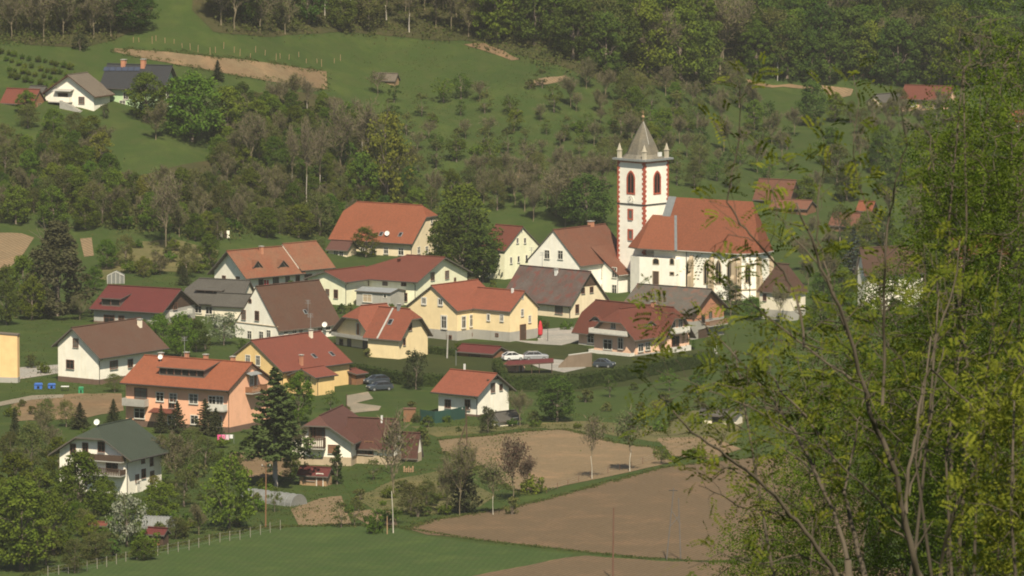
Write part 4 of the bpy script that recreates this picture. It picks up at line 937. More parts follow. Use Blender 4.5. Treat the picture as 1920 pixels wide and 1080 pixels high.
def crown_cloud(rs, h0, h1, rad, nc, nl, leaf, profile='round', cr=.24, jit=1.0):
    """clumps of leaves spread through the crown's volume"""
    cs, ns, ss, ts = [], [], [], []
    lob = [(rs.uniform(0, 6.28), rs.uniform(.1, .9), rs.uniform(.75, 1.15)) for _ in range(7)]
    for i in range(nc):
        t = rs.rand()**.9; ang = rs.uniform(0, 6.283)
        if profile == 'round': w = math.sqrt(max(.02, 1-(2*t-1)**2))*(1.05-.25*t)
        elif profile == 'tall': w = math.sin(math.pi*min(1, t*.86+.12))**.6
        elif profile == 'cone': w = (1-t)**.8+.05
        else: w = math.sqrt(max(.02, 1-t**2))
        k = 1.0
        for la, lt, lw in lob:
            d = abs((ang-la+math.pi) % (2*math.pi)-math.pi)/1.3+abs(t-lt)/.35
            if d < 1: k *= 1+(lw-1)*(1-d)*1.4
        r = rad*w*k*math.sqrt(rs.uniform(.12, 1))
        c = np.array([r*math.cos(ang), r*math.sin(ang), h0+(h1-h0)*t+rs.normal()*.25*jit])
        cr_ = rad*cr*rs.uniform(.65, 1.25); m = int(nl*rs.uniform(.6, 1.3))
        d = rs.normal(size=(m, 3)); d /= np.linalg.norm(d, axis=1)[:, None]
        rr = cr_*rs.uniform(.35, 1, m)**.5
        p = c+d*rr[:, None]*np.array([1, 1, .72])
        cs.append(p); ns.append(d*.7+rs.normal(size=(m, 3))*.6+np.array([0, 0, .35])); ss.append(leaf*rs.uniform(.55, 1.3, m))
        ts.append(np.clip(rs.uniform(0, 1)*.7+rs.uniform(-.15, .3, m), 0, 1))
    return np.concatenate(cs), np.concatenate(ns), np.concatenate(ss), np.concatenate(ts)
def limb(rnd, mb, p, d, L, r, depth, tips, spread=.5, up=.12, k=5, segs=3, mid=None):
    pts, rad = [p.copy()], [r]
    for i in range(segs):
        d = (d+Vector((rnd.gauss(0, .12), rnd.gauss(0, .12), rnd.gauss(0, .08)+up*.4))).normalized()
        p = p+d*L/segs; pts.append(p.copy()); rad.append(r*(1-.5*(i+1)/segs))
        if mid is not None and depth <= 2: mid.append((p.copy(), d.copy()))
    mb.tube(pts, rad, k)
    if depth == 0: tips.append((p, d)); return
    for i in range(rnd.choice((2, 3, 3))):
        a = rnd.uniform(0, 6.28); s = rnd.uniform(.5, 1.1)*spread
        ax = d.cross(Vector((math.cos(a), math.sin(a), .3))).normalized()
        nd = (d+ax*s*1.4+Vector((0, 0, up))).normalized()
        q = pts[-1] if i else pts[-2]
        limb(rnd, mb, q, nd, L*rnd.uniform(.6, .8), r*.5, depth-1, tips, spread, up, max(3, k-1), 2, mid)
def broad_proto(seed, H=12., R=4.6, base=.10, nc=120, nl=56, leaf=.36, prof='round', lm='leaf', bm_='bark', cr=.24):
    rs = np.random.RandomState(seed); rnd = random.Random(seed); mb = MB(); tips = []
    mb.tube([Vector((0,0,-1)), Vector((rnd.uniform(-.1,.1),0,H*.2)), Vector((rnd.uniform(-.2,.2),rnd.uniform(-.2,.2),H*.42))], [H*.026, H*.021, H*.015], 7)
    for i in range(6):
        a = i*1.05+rnd.uniform(-.3, .3); z = H*rnd.uniform(.18, .45)
        limb(rnd, mb, Vector((0, 0, z)), Vector((math.cos(a)*.8, math.sin(a)*.8, .9)).normalized(), H*.2, H*.009, 1, tips)
    limb(rnd, mb, Vector((0,0,H*.4)), Vector((0,0,1)), H*.3, H*.013, 2, tips, .4)
    c, n, s, t = crown_cloud(rs, H*base, H*.97, R, nc, nl, leaf, prof, cr)
    return tube_mesh('trunk', mb, M[bm_]), quads_mesh('crown', c, n, s, t, M[lm])
def bare_proto(seed, H=12., R=3.6, lm='leafb', bm_='bark', twm='twig', tr=.013, nt=900, leafs=700, leaf=.26, bb=.25):
    rnd = random.Random(seed); rs = np.random.RandomState(seed); mb = MB(); tips = []; mid = []
    mb.tube([Vector((0,0,-1)), Vector((.1,0,H*.18)), Vector((rnd.uniform(-.3,.3),rnd.uniform(-.3,.3),H*.36))], [H*tr, H*tr*.85, H*tr*.7], 6)
    n_trunk = len(mb.f)
    for i in range(7):
        a = i*.95+rnd.uniform(-.3, .3); z = H*rnd.uniform(bb, .5)
        limb(rnd, mb, Vector((0, 0, z)), Vector((math.cos(a)*.6, math.sin(a)*.6, 1)).normalized(), H*.2, H*.007, 2, tips, .5, .2, 4, 3, mid)
    limb(rnd, mb, Vector((0,0,H*.34)), Vector((0,0,1)), H*.26, H*.01, 3, tips, .4, .25, 4, 3, mid)
    src = tips+mid; k = R/max(.1, max(math.hypot(p.x, p.y) for p, d in tips)); kz = H*.98/max(p.z for p, d in tips)
    for v in mb.v:
        if v.z > H*.2: f = min(1, (v.z-H*.2)/(H*.2)); v.x *= 1+(k-1)*f; v.y *= 1+(k-1)*f; v.z *= 1+(kz-1)*f
    P = np.array([[p.x*k, p.y*k, p.z*kz] for p, d in src]); D = np.array([[*d] for p, d in src])
    idx = rs.randint(0, len(P), nt); dd = D[idx]+rs.normal(size=(nt, 3))*.6+np.array([0,0,.15]); dd /= np.linalg.norm(dd, axis=1)[:, None]
    L = rs.uniform(.5, 1.5, nt)*H/12; cen = P[idx]+rs.normal(size=(nt, 3))*.25+dd*L[:, None]*.5
    nr = np.cross(dd, rs.normal(size=(nt, 3)))
    tw_up = dd
    # twigs as slender quads: build by hand
    a = np.cross(nr, dd); a /= np.linalg.norm(a, axis=1)[:, None]; wd = rs.uniform(.025, .06, nt)
    v = np.stack([cen-dd*L[:,None]*.5-a*wd[:,None], cen-dd*L[:,None]*.5+a*wd[:,None], cen+dd*L[:,None]*.5+a*wd[:,None]*.4, cen+dd*L[:,None]*.5-a*wd[:,None]*.4], 1).reshape(-1, 3)
    n0 = len(mb.v); mb.v += [Vector(x) for x in v]; mb.f += [(n0+4*i, n0+4*i+1, n0+4*i+2, n0+4*i+3) for i in range(nt)]
    mb.m = [0]*n_trunk+[1]*(len(mb.f)-n_trunk)
    tm = tube_mesh('trunk', mb, M[twm if bm_ == 'bark' else bm_], M[twm])
    ii = rs.randint(0, nt, leafs); c = cen[ii]+rs.normal(size=(leafs, 3))*.35
    return tm, quads_mesh('crown', c, rs.normal(size=(leafs, 3)), leaf*rs.uniform(.5, 1.3, leafs), rs.rand(leafs), M[lm])
def conifer_proto(seed, H=14., R=3.2, base=.06, lm='needle', n=2600, droop=.25, bm_='bark', gap=.0):
    rs = np.random.RandomState(seed); mb = MB(); mb.tube([Vector((0,0,-1)), Vector((0,0,H*.5)), Vector((0,0,H*.98))], [H*.02, H*.012, .03], 7)
    cs, ns, ss, ts, ups = [], [], [], [], []
    nb = 110; per = n//nb
    for i in range(nb):
        t = (i+rs.rand())/nb; t = t**1.25; z = H*(base+(1-base)*t); L = R*((1-t)**.85)*rs.uniform(.7, 1.12)+.15; a = i*2.4+rs.uniform(-.4, .4)
        if rs.rand() < gap: continue
        tt = rs.rand(per)**.7; tint = rs.rand()
        d = np.array([math.cos(a), math.sin(a), 0]); side = np.array([-math.sin(a), math.cos(a), 0])
        zz = z-droop*L*tt+.25*L*tt*tt+rs.normal(size=per)*.10*L*.4
        p = d*(L*tt)[:, None]+side*(rs.normal(size=per)*L*.16*(1.2-tt))[:, None]; p[:, 2] = zz
        cs.append(p); ns.append(np.array([0,0,.8])+rs.normal(size=(per, 3))*.55+d*.3); ss.append(rs.uniform(.2, .46, per)*(.5+.5*R/3.2)); ts.append(np.clip(tint*.6+rs.rand(per)*.4, 0, 1))
    c, n_, s, t = map(np.concatenate, (cs, ns, ss, ts))
    return tube_mesh('trunk', mb, M[bm_]), quads_mesh('crown', c, n_, s, t, M[lm])
def bush_proto(seed, H=2.2, R=1.6, lm='leaf', nc=22, nl=34, leaf=.3):
    rs = np.random.RandomState(seed); rnd = random.Random(seed); mb = MB()
    for i in range(7):
        a = i*.9; mb.tube([Vector((0,0,-.5)), Vector((math.cos(a)*R*.3, math.sin(a)*R*.3, H*.5)), Vector((math.cos(a)*R*.6, math.sin(a)*R*.6, H*.85))], [.06, .04, .02], 4)
    c, n, s, t = crown_cloud(rs, H*.12, H*.92, R, nc, nl, leaf, 'dome' if seed % 2 else 'round', .34)
    return tube_mesh('stems', mb, M['bark']), quads_mesh('leaves', c, n, s, t, M[lm])
PR = {
 'green': [broad_proto(1), broad_proto(2, R=5.0), broad_proto(3, R=4.2, prof='tall'), broad_proto(4, R=4.6, prof='tall')],
 'dark':  [broad_proto(11, lm='leafd'), broad_proto(12, lm='leafd', prof='tall', R=4.3), broad_proto(13, lm='leafd', R=5.2)],
 'fresh': [broad_proto(21, lm='leafy', R=3.8, prof='tall', nc=80, nl=44), broad_proto(22, lm='leafy', R=4.2, nc=80, nl=44)],
 'bare':  [bare_proto(31, R=4.2, nt=1600, leafs=1500), bare_proto(32, R=4.8, nt=1700, leafs=2000), bare_proto(33, R=3.8, nt=1400, leafs=1100), bare_proto(34, R=4.4, nt=1500, leafs=1700)],
 'brown': [broad_proto(41, lm='leafb', nc=110, nl=44, leaf=.30, cr=.26), broad_proto(42, lm='leafb', prof='tall', nc=100, nl=44, leaf=.30), bare_proto(43, R=4.6, nt=1600, leafs=3000, bb=.15)],
 'pale':  [bare_proto(51, bm_='barkp', leafs=500, R=3.0, bb=.4), bare_proto(52, bm_='barkp', leafs=700, R=3.4, bb=.4)],
 'orch':  [bare_proto(61, H=5, R=2.3, nt=500, leafs=500, leaf=.22, bb=.3), broad_proto(62, H=5, R=2.3, base=.3, nc=26, nl=34, leaf=.26, lm='leafd', cr=.3), broad_proto(63, H=5, R=2.2, base=.32, nc=24, nl=30, leaf=.26, lm='leafb', cr=.3), broad_proto(64, H=5, R=2.5, base=.3, nc=28, nl=34, leaf=.26, lm='leaf', cr=.3)],
 'con':   [conifer_proto(71, n=6500, R=3.6), conifer_proto(72, R=4.2, n=7000, droop=.1)],
 'spr':   [broad_proto(77, H=14, R=5.0, base=.03, nc=190, nl=60, leaf=.32, prof='cone', lm='needleo', cr=.17)],
 'conb':  [conifer_proto(73, lm='needleb', R=3.0)],
 'conl':  [conifer_proto(74, lm='needlel', R=3.6, droop=.15)],
 'contr': [conifer_proto(75, H=14, R=3.9, base=.26, droop=.2, bm_='barkp', gap=.05, n=7500, lm='needlel')],
 'juni':  [broad_proto(76, H=5, R=2.3, base=.05, nc=34, nl=50, leaf=.22, lm='needle', cr=.28)],
 'bloss': [broad_proto(81, H=6, R=3.0, base=.2, nc=40, nl=44, leaf=.26, lm='bloss', cr=.26)],
 'purp':  [bare_proto(82, H=8, R=2.4, lm='purple', nt=700, leafs=1500, leaf=.26)],
 'birch': [bare_proto(83, H=10, R=2.4, bm_='birchb', tr=.0065, nt=300, leafs=1500, leaf=.24, lm='birchl', bb=.4)],
 'birchb':[bare_proto(84, H=10, R=1.7, bm_='birchb', tr=.006, nt=300, leafs=260, leaf=.22, lm='leafb', bb=.4)],
 'round': [broad_proto(85, H=9, R=4.6, base=.1, nc=80, nl=50, leaf=.36, prof='dome', cr=.22)],
 'thuja': [broad_proto(86, H=6, R=.95, base=.02, nc=60, nl=44, leaf=.2, lm='hedge', prof='tall', cr=.4)],
 'bush':  [bush_proto(91), bush_proto(92, lm='leafd'), bush_proto(93, lm='leafb'), bush_proto(94, H=1.8, R=2.0, lm='leaf'), bush_proto(95, H=2.6, R=1.5, lm='leafb')],
}
PH = {'spr': 14, 'orch': 5, 'juni': 5, 'bloss': 6, 'purp': 8, 'birch': 10, 'birchb': 10, 'round': 9, 'thuja': 6, 'con': 14, 'conb': 14, 'conl': 14, 'contr': 14}
rnd = random.Random(7)
def plant(kind, px, py, hm, label, cat='tree', group=None, name='tree', var=None, wf=1.0, world=None):
    p = world if world is not None else G(px, py); L = PR[kind]; i = rnd.randrange(len(L)) if var is None else var
    tm, cm = L[i]; H0 = PH.get(kind, 12.0)
    if kind == 'bush': H0 = 2.2
    r = empty(name, p, label, cat, group); s = hm/H0; r.scale = (s*wf, s*wf, s); r.rotation_euler = (0, 0, rnd.uniform(0, 6.28))
    for nm, me in (('trunk' if kind != 'bush' else 'stems', tm), ('crown' if kind != 'bush' else 'leaves', cm)):
        o = bpy.data.objects.new(nm, me); C.objects.link(o); o.parent = r
    return r
def hpx(px, base, top):                     # height in metres of something standing at (px, base) whose top is at row top
    p = G(px, base); return PV(p.x, p.y, top)-p.z
def tree(kind, px, base, top, label, wpx=None, name='tree', var=None, cat='tree', group=None):
    h = hpx(px, base, top); p = G(px, base); H0 = PH.get(kind, 12.0); wf = 1.0
    if wpx:
        W0 = {'con': 6.4, 'conb': 6, 'conl': 7.2, 'contr': 7.2, 'orch': 4.8, 'juni': 4.8, 'bloss': 6.2, 'purp': 4.8, 'birch': 4.8, 'birchb': 3.4, 'round': 9.2, 'thuja': 2.0, 'bush': 3.4, 'spr': 8.4}.get(kind, 9.8)
        H0b = 2.2 if kind == 'bush' else H0
        wf = (wpx/scale_at(p))/(W0*h/H0b)
    return plant(kind, px, base, h, label, cat, group, name, var, wf)
def inpoly(x, y, P):
    c = False; j = len(P)-1
    for i in range(len(P)):
        if (P[i][1] > y) != (P[j][1] > y) and x < (P[j][0]-P[i][0])*(y-P[i][1])/(P[j][1]-P[i][1])+P[i][0]: c = not c
        j = i
    return c
def scatter(poly, n, mind, kinds, hr, label, group, cat='tree', name='tree', avoid=(), yk=1.7):
    xs_, ys_ = [q[0] for q in poly], [q[1] for q in poly]; got = []; t = 0
    while len(got) < n and t < n*60:
        t += 1; x, y = rnd.uniform(min(xs_), max(xs_)), rnd.uniform(min(ys_), max(ys_))
        if not inpoly(x, y, poly) or any(inpoly(x, y, a) for a in avoid): continue
        if any(math.hypot(x-a, (y-b)*yk) < mind for a, b in got): continue
        got.append((x, y)); k = rnd.choices([q[0] for q in kinds], [q[1] for q in kinds])[0]
        lab = label[k] if isinstance(label, dict) else label
        gr = group[k] if isinstance(group, dict) else group
        hh = hr[k] if isinstance(hr, dict) else hr
        plant(k, x, y, rnd.uniform(*hh), lab, cat, gr, name)
    return got

# ---------------------------------------------------------------- hill woods
scatter([(885,80),(960,88),(1040,104),(1120,140),(1200,158),(1300,170),(1345,150),(1398,120),(1405,0),(1400,-60),(870,-60)], 74, 34,
        [('dark',4),('green',3),('bare',1.2),('fresh',.5),('brown',1)], (13, 18),
        {'dark':'dark green broadleaf tree in the upper middle forest','green':'fresh green broadleaf tree in the upper middle forest','bare':'half-bare twiggy tree in the upper middle forest','fresh':'yellow-green tree in the upper middle forest','brown':'brownish budding tree in the upper middle forest'},
        {k:'%s trees of the upper middle forest' % k for k in ('dark','green','bare','fresh','brown')}, name='forest_tree')
scatter([(1400,120),(1420,150),(1500,152),(1600,156),(1700,160),(1800,166),(1925,172),(1925,70),(1400,70)], 70, 27,
        [('dark',4),('green',3),('brown',1.2)], (11, 16),
        {'dark':'dark green tree in the far forest behind the upper right houses','green':'fresh green tree in the far forest behind the upper right houses','brown':'brownish budding tree in the far forest behind the upper right houses'},
        {k:'%s trees of the far right forest' % k for k in ('dark','green','brown')}, name='forest_tree')
scatter([(360,8),(430,60),(520,66),(640,62),(760,68),(880,78),(890,-50),(355,-50)], 56, 30,
        [('bare',4),('brown',2),('pale',1.5),('dark',.6)], (9, 14),
        {'bare':'bare twiggy tree in the brown wood along the top edge','brown':'budding brown tree in the brown wood along the top edge','pale':'bare tree with pale trunk in the brown wood along the top edge','dark':'dark green tree among bare ones along the top edge'},
        {k:'%s trees of the top edge wood' % k for k in ('bare','brown','pale','dark')}, name='forest_tree')
scatter([(-20,-40),(275,-40),(280,5),(235,45),(215,70),(150,84),(60,80),(-20,75)], 40, 28,
        [('bare',3),('brown',3),('pale',.6)], (8, 12),
        {'bare':'bare twiggy tree in the upper left corner wood','brown':'budding brown tree in the upper left corner wood','pale':'pale-trunked bare tree in the upper left corner wood'},
        {k:'%s trees of the upper left wood' % k for k in ('bare','brown','pale')}, name='forest_tree')
tree('dark', 250, 58, -20, 'dark green tree overhanging the top edge left of the steep meadow', 90)
tree('dark', 215, 52, -15, 'dark green tree beside the overhanging one at upper left', 70, var=1)
tree('juni', 150, 95, 62, 'small dark round tree at the wood edge above the hillside houses', 40)
# left hillside belt: woods between hill houses and village
belt = [(-10,280),(60,275),(150,285),(200,300),(225,370),(390,370),(410,300),(440,250),(450,210),(520,200),(620,215),(690,250),(770,330),(830,400),(700,440),(590,445),(480,440),(390,455),(300,440),(200,430),(110,400),(-10,415)]
meadow1 = [(200,222),(245,235),(300,262),(380,300),(330,325),(240,310),(200,280)]
scatter(belt, 185, 22, [('brown',5),('green',5),('bare',1.2),('pale',.25),('dark',1.5),('fresh',.6)], (4.0, 7.6),
        {'brown':'brown budding tree on the wooded slope left of the village','green':'leafy green tree on the wooded slope left of the village','bare':'bare twiggy tree on the wooded slope left of the village','pale':'bare tree with pale trunk on the wooded slope left of the village','dark':'dark green tree on the wooded slope left of the village','fresh':'yellow-green tree on the wooded slope left of the village'},
        {k:'%s trees of the left slope' % k for k in ('brown','green','bare','pale','dark','fresh')}, avoid=(meadow1,), name='woodland_tree')
scatter(belt, 60, 30, [('bush',1)], (1.6, 3.4), 'rounded bush in the undergrowth of the left wooded slope', 'bushes of the left slope', 'bush', 'bush', avoid=(meadow1,))
for px, b, t, w_ in ((575,385,225,70),(600,380,235,70),(548,372,240,60),(470,330,215,70),(640,345,200,80),(690,330,190,80)): tree('pale' if px in (575,600,548) else 'bare', px, b, t, {575:'tall bare tree with the palest trunk of the three above the long orange roof',600:'bare pale-trunked tree right of the palest one above the long orange roof',548:'bare pale-trunked tree left of the palest one above the long orange roof',470:'tall bare brown tree below the end of the bright green tree',640:'tall bare brown tree on the slope above the top orange house',690:'bare brown crown left of the yellow-green tree on the slope'}[px], w_)
tree('fresh', 725, 402, 205, 'tall yellow-green tree on the slope above the big orange roof', 115)
tree('green', 680, 400, 290, 'leafy green tree left of the tall yellow-green one', 80)
tree('bare', 312, 476, 330, 'bare brown tree with a pale forked trunk standing on the dry bank', 95, var=2)
tree('green', 274, 226, 138, 'leafy tree against the front of the light green hillside house', 84, var=0)
tree('green', 360, 265, 138, 'large bright green tree right of the light green hillside house', 130, var=1)
tree('green', 425, 262, 165, 'bright green tree overlapping the large one right of the hillside houses', 90, var=0)
tree('green', 325, 235, 150, 'bright green tree just right of the light green house', 70, var=2)
tree('brown', 292, 262, 190, 'brown budding tree below the light green hillside house', 60)
tree('juni', 196, 222, 193, 'small dark green tree at the right corner of the tan-roofed hillside house', 22)
tree('con', 408, 150, 112, 'small dark tree at the edge of the tilled hill strip', 26)
for i, (px, b) in enumerate(((50,215),(52,240),(100,250),(140,255),(170,262))): tree('brown' if i % 2 else 'green', px, b, b-45, ['green tree under the timber pavilion','brown tree below the pavilion lawn','green tree below the white balconied house','second brown tree below the white balconied house','green tree at the right foot of the white balconied house'][i], 50)
tree('juni', 52, 212, 180, 'small dark clipped tree beside the timber pavilion', 14)
# young vineyard or orchard rows, upper left
for r_ in range(4):
    for k_ in range(11):
        px, py = 4+k_*13+r_*6+rnd.uniform(-3,3), 100+r_*16+k_*3.2+rnd.uniform(-2,2)
        plant('bush', px, py, rnd.uniform(1.0, 1.7), 'small leafy shrub in the planted rows at upper left', 'shrub', 'planted rows on the upper left slope', 'shrub', var=0, wf=.7)
for i in range(26):
    px = 250+i*15.5+rnd.uniform(-5,5); py = 80+ (px-250)*.105+rnd.uniform(-8,8)
    mb = MB(); p = G(px, py); mb.tube([Vector((0,0,-.3)), Vector((rnd.uniform(-.1,.1),0,rnd.uniform(.9,1.6)))], .06, 5); o = mb.build('stake', M['woodl'], None, p); tag(o, 'short pale stake above the tilled hill strip', 'stake', 'stakes above the tilled hill strip')
# orchard meadow, middle
orch = [(700,175),(780,200),(860,180),(930,195),(1010,215),(1100,190),(1150,235),(1120,290),(1060,300),(960,330),(880,310),(800,320),(770,270),(720,230)]
scatter(orch, 40, 34, [('orch',1)], (3.0, 6.0), 'small fruit tree on the orchard meadow above the church', 'fruit trees of the middle orchard', name='fruit_tree')
scatter([(1010,150),(1150,165),(1290,180),(1400,175),(1420,240),(1500,250),(1480,320),(1440,360),(1300,360),(1200,360),(1120,330),(1090,270),(1150,230),(1020,200)], 64, 30, [('orch',3),('green',.8),('bare',1.4),('brown',1.4)],
        {'orch':(3.2,6.0),'green':(5,8),'bare':(5,8),'brown':(5,8)},
        {'orch':'small fruit tree in the scrubby orchard behind the tower','green':'green tree in the scrubby orchard behind the tower','bare':'bare twiggy tree in the scrubby orchard behind the tower','brown':'brown budding tree in the scrubby orchard behind the tower'},
        {k:'%s trees of the orchard behind the tower' % k for k in ('orch','green','bare','brown')}, name='fruit_tree')
scatter([(1000,150),(1290,180),(1420,200),(1500,260),(1440,365),(1120,350),(950,340),(760,330),(780,210)], 26, 34, [('bush',1)], (1.0, 2.4), 'low bush scattered on the orchard slope', 'bushes of the orchard slope', 'bush', 'bush')
scatter([(800,385),(900,345),(1000,335),(1100,340),(1150,350),(1150,395),(1060,420),(980,410),(880,400)], 34, 22, [('bare',3),('brown',2),('green',.5)], (5, 8),
        {'bare':'bare twiggy tree in the thicket behind the parsonage','brown':'brown budding tree in the thicket behind the parsonage','green':'green tree in the thicket behind the parsonage'},
        {k:'%s trees of the parsonage thicket' % k for k in ('bare','brown','green')})
scatter([(1480,330),(1560,290),(1700,310),(1760,330),(1760,560),(1640,600),(1540,590),(1500,520),(1520,440)], 44, 30, [('dark',2),('green',2),('brown',2),('bare',1.5)], (5, 9),
        {'dark':'dark green tree in the thicket right of the church','green':'green tree in the thicket right of the church','brown':'brown budding tree in the thicket right of the church','bare':'bare twiggy tree in the thicket right of the church'},
        {k:'%s trees of the thicket right of the church' % k for k in ('dark','green','brown','bare')}, avoid=([(1540,380),(1660,380),(1660,440),(1540,440)],))
scatter([(1760,230),(1925,230),(1925,560),(1780,560)], 22, 36, [('dark',2),('green',2),('brown',1)], (6, 9),
        {'dark':'dark green tree behind the foreground foliage at far right','green':'green tree behind the foreground foliage at far right','brown':'brown tree behind the foreground foliage at far right'},
        {k:'%s trees behind the foreground at far right' % k for k in ('dark','green','brown')})
scatter([(1560,225),(1700,215),(1800,215),(1800,300),(1690,300),(1600,250)], 26, 24, [('bare',2),('brown',2),('green',1)], (4, 7),
        {'bare':'bare tree below the upper right houses','brown':'brown tree below the upper right houses','green':'green tree below the upper right houses'},
        {k:'%s trees below the upper right houses' % k for k in ('bare','brown','green')})
tree('dark', 1520, 237, 152, 'isolated round dense tree on the right meadow', 66, var=0)
tree('dark', 1100, 428, 330, 'brown-green thick tree behind the parsonage roof', 110, var=2)
tree('bare', 1060, 425, 320, 'bare spreading tree left of the tower', 90, var=1); tree('bare', 1000, 415, 345, 'thin bare tree above the narrow gable house', 50)
tree('dark', 868, 527, 392, 'huge leafy green tree between the cream and the narrow gable houses', 150, var=2)
tree('green', 838, 505, 410, 'leafy green lower half of the tree group beside the cream house', 86, var=1)
tree('dark', 905, 530, 430, 'leafy tree right under the huge green tree', 75, var=0)
tree('green', 868, 480, 345, 'upper bright crown rising behind the huge leafy tree', 110, var=3)
tree('fresh', 686, 482, 424, 'thin yellow-green willow-like tree in front of the orange-roofed cream house', 66)
for px, b, t, w_, k_, lb in ((560,445,385,70,'green','round green tree behind the left end of the long orange roof'),(500,445,390,60,'green','green tree above the chimney of the long orange roof'),(600,440,360,70,'brown','brown budding tree just behind the long orange roof'),(350,520,460,50,'brown','brown tree left of the long house gable'),(235,500,440,50,'brown','brown tree on the dry bank'),(200,505,450,50,'green','green tree right of the big dark spruce'),(392,500,440,50,'green','green tree behind the grey-roofed house'),(270,520,480,40,'fresh','yellow-green bush tree on the dry bank'),(300,515,478,44,'brown','low brown tree behind the wine-red roof'),(160,430,370,60,'green','green tree above the spruce'),(100,425,350,70,'green','green tree above the left hill field'),(30,420,350,70,'green','green tree at the left edge above the hill field')):
    tree(k_, px, b, t, lb, w_)
tree('con', 345, 535, 497, 'small dark conifer behind the wine-red roof', 30)
# the big spruce and left meadow
tree('spr', 108, 592, 415, 'large brownish spruce at the left, tallest conifer of the village', 150, var=0, name='spruce')
tree('green', 45, 585, 480, 'leafy tree left of the large spruce', 70); tree('dark', 12, 610, 500, 'dark tree at the left edge beside the large spruce', 60)
tree('brown', 150, 600, 555, 'low budding tree at the right foot of the large spruce', 50); tree('green', 60, 600, 520, 'green tree at the left foot of the large spruce', 60)
tree('green', 178, 545, 500, 'small green tree above the wine-red roof', 40)
for i, (px, b, t, w_, k_) in enumerate(((300,668,590,60,'green'),(340,672,588,66,'green'),(368,660,600,50,'dark'),(270,640,600,50,'green'),(255,690,650,50,'brown'),(215,735,700,44,'brown'))):
    tree(k_, px, b, t, ['leafy green tree behind the peach house at its left','leafy green tree behind the peach house roof','dark tree left of the white blossoming tree','green tree at the corner of the wine-red roof','brown shrubby tree between the white and peach houses','brown bush tree beside the white house corner'][i], w_)
tree('bloss', 420, 647, 582, 'white blossoming tree in front of the old white farmhouse', 78, name='blossoming_tree')
# around the houses
tree('contr', 516, 914, 690, 'tall conifer with a pale bare lower trunk right of the peach house', 140, name='conifer')
tree('green', 560, 800, 700, 'green tree behind the tall bare-trunk conifer', 70, var=2)
for i, (px, b, t, w_) in enumerate(((150,805,755,34),(213,800,748,34),(302,812,758,30),(333,812,752,34),(385,815,748,44),(28,835,765,26),(405,818,765,30))):
    tree('con', px, b, t, ['dark young spruce left of the dish on the green roof','dark young spruce right of the dish on the green roof','dark young spruce before the peach house, nearest its left balcony','dark young spruce before the red porch of the peach house','widest dark young spruce before the peach house','slim dark spruce at the far left garden','dark young spruce near the corner of the peach house'][i], w_, name='young_spruce')
for i, (px, b, t, w_, k_) in enumerate(((330,915,815,90,'brown'),(385,880,820,60,'brown'),(430,992,858,115,'round'),(300,975,905,80,'green'),(345,950,880,70,'brown'),(150,985,850,110,'green'),(60,900,790,80,'brown'),(110,900,820,60,'green'),(30,960,850,90,'green'),(40,1070,900,150,'green'),(100,1040,930,100,'green'),(200,960,900,60,'green'),(20,880,810,60,'brown'),(360,850,800,50,'brown'),(300,850,815,50,'brown'),(440,900,850,40,'brown'),(180,1050,1000,70,'brown'),(140,1075,1010,60,'brown'),(330,1010,970,60,'brown'),(270,1050,1010,60,'green'),(560,880,790,50,'bare'),(545,900,850,40,'green'),(290,930,890,40,'fresh'),(255,965,930,34,'green'),(10,1000,900,80,'green'),(75,970,880,80,'green'),(90,860,800,50,'bare'))):
    tree(k_, px, b, t, 'tree %s' % ['with brown budding crown right of the green-roofed house','with brown crown near the pink laundry','with a broad round bright green crown above the post fence','with green crown between green-roofed house and greenhouse','with brown crown above the small greenhouse','with large green crown before the green-roofed house','with brown crown at left below the soil plot','with green crown left of the green-roofed house','with big green crown at the left edge, mid height','with the biggest green crown in the lower left corner','with green crown right of the lower left corner','with green crown under the green-roofed house balcony','with brown crown at the left edge below the spruce','with brown crown before the peach house','with brown crown at the foot of the young spruces','with brown crown near the bare-trunk conifer','with brown crown along the left end of the post fence','with brown crown at the lower left fence end','with brown crown before the red-roofed timber shed','with green crown just behind the post fence','bare and twiggy at the left corner of the chocolate-roofed house','green and low beside the tall conifer trunk','yellow-green and small at the corner of the green-roofed house','green and small beside the greenhouse','green at the left edge, low','green between the left edge and the large green crown','bare at left above the green crowns'][i], w_)
tree('bloss', 238, 1025, 918, 'olive tree with white blossom above the post fence', 84, name='blossoming_tree')
tree('thuja', 632, 908, 836, 'tall narrow columnar thuja before the chocolate-roofed house', 24, name='thuja')
tree('juni', 780, 730, 653, 'dense dark round conifer in front of the hedge', 58, name='conifer')
tree('juni', 915, 812, 760, 'dense grey-green bush at the corner of the small red-roofed house', 42, name='bush', cat='bush')
tree('dark', 1045, 790, 708, 'dark leafy tree on the lawn right of the small red-roofed house', 88, var=0)
tree('bare', 975, 800, 735, 'bare shrubby tree behind the grey outbuilding', 50)
tree('juni', 1370, 592, 524, 'bluish dense conifer in front of the church nave', 62, name='conifer')
tree('green', 1410, 600, 556, 'light green bush under the apse', 50, name='bush', cat='bush'); tree('bare', 1463, 606, 535, 'thin forked bare tree before the low white chapel building', 40)
tree('conb', 1600, 545, 425, 'blue-grey spruce right of the church', 70, name='blue_spruce')
tree('dark', 1540, 620, 560, 'dark tree right of the low white chapel building', 60)
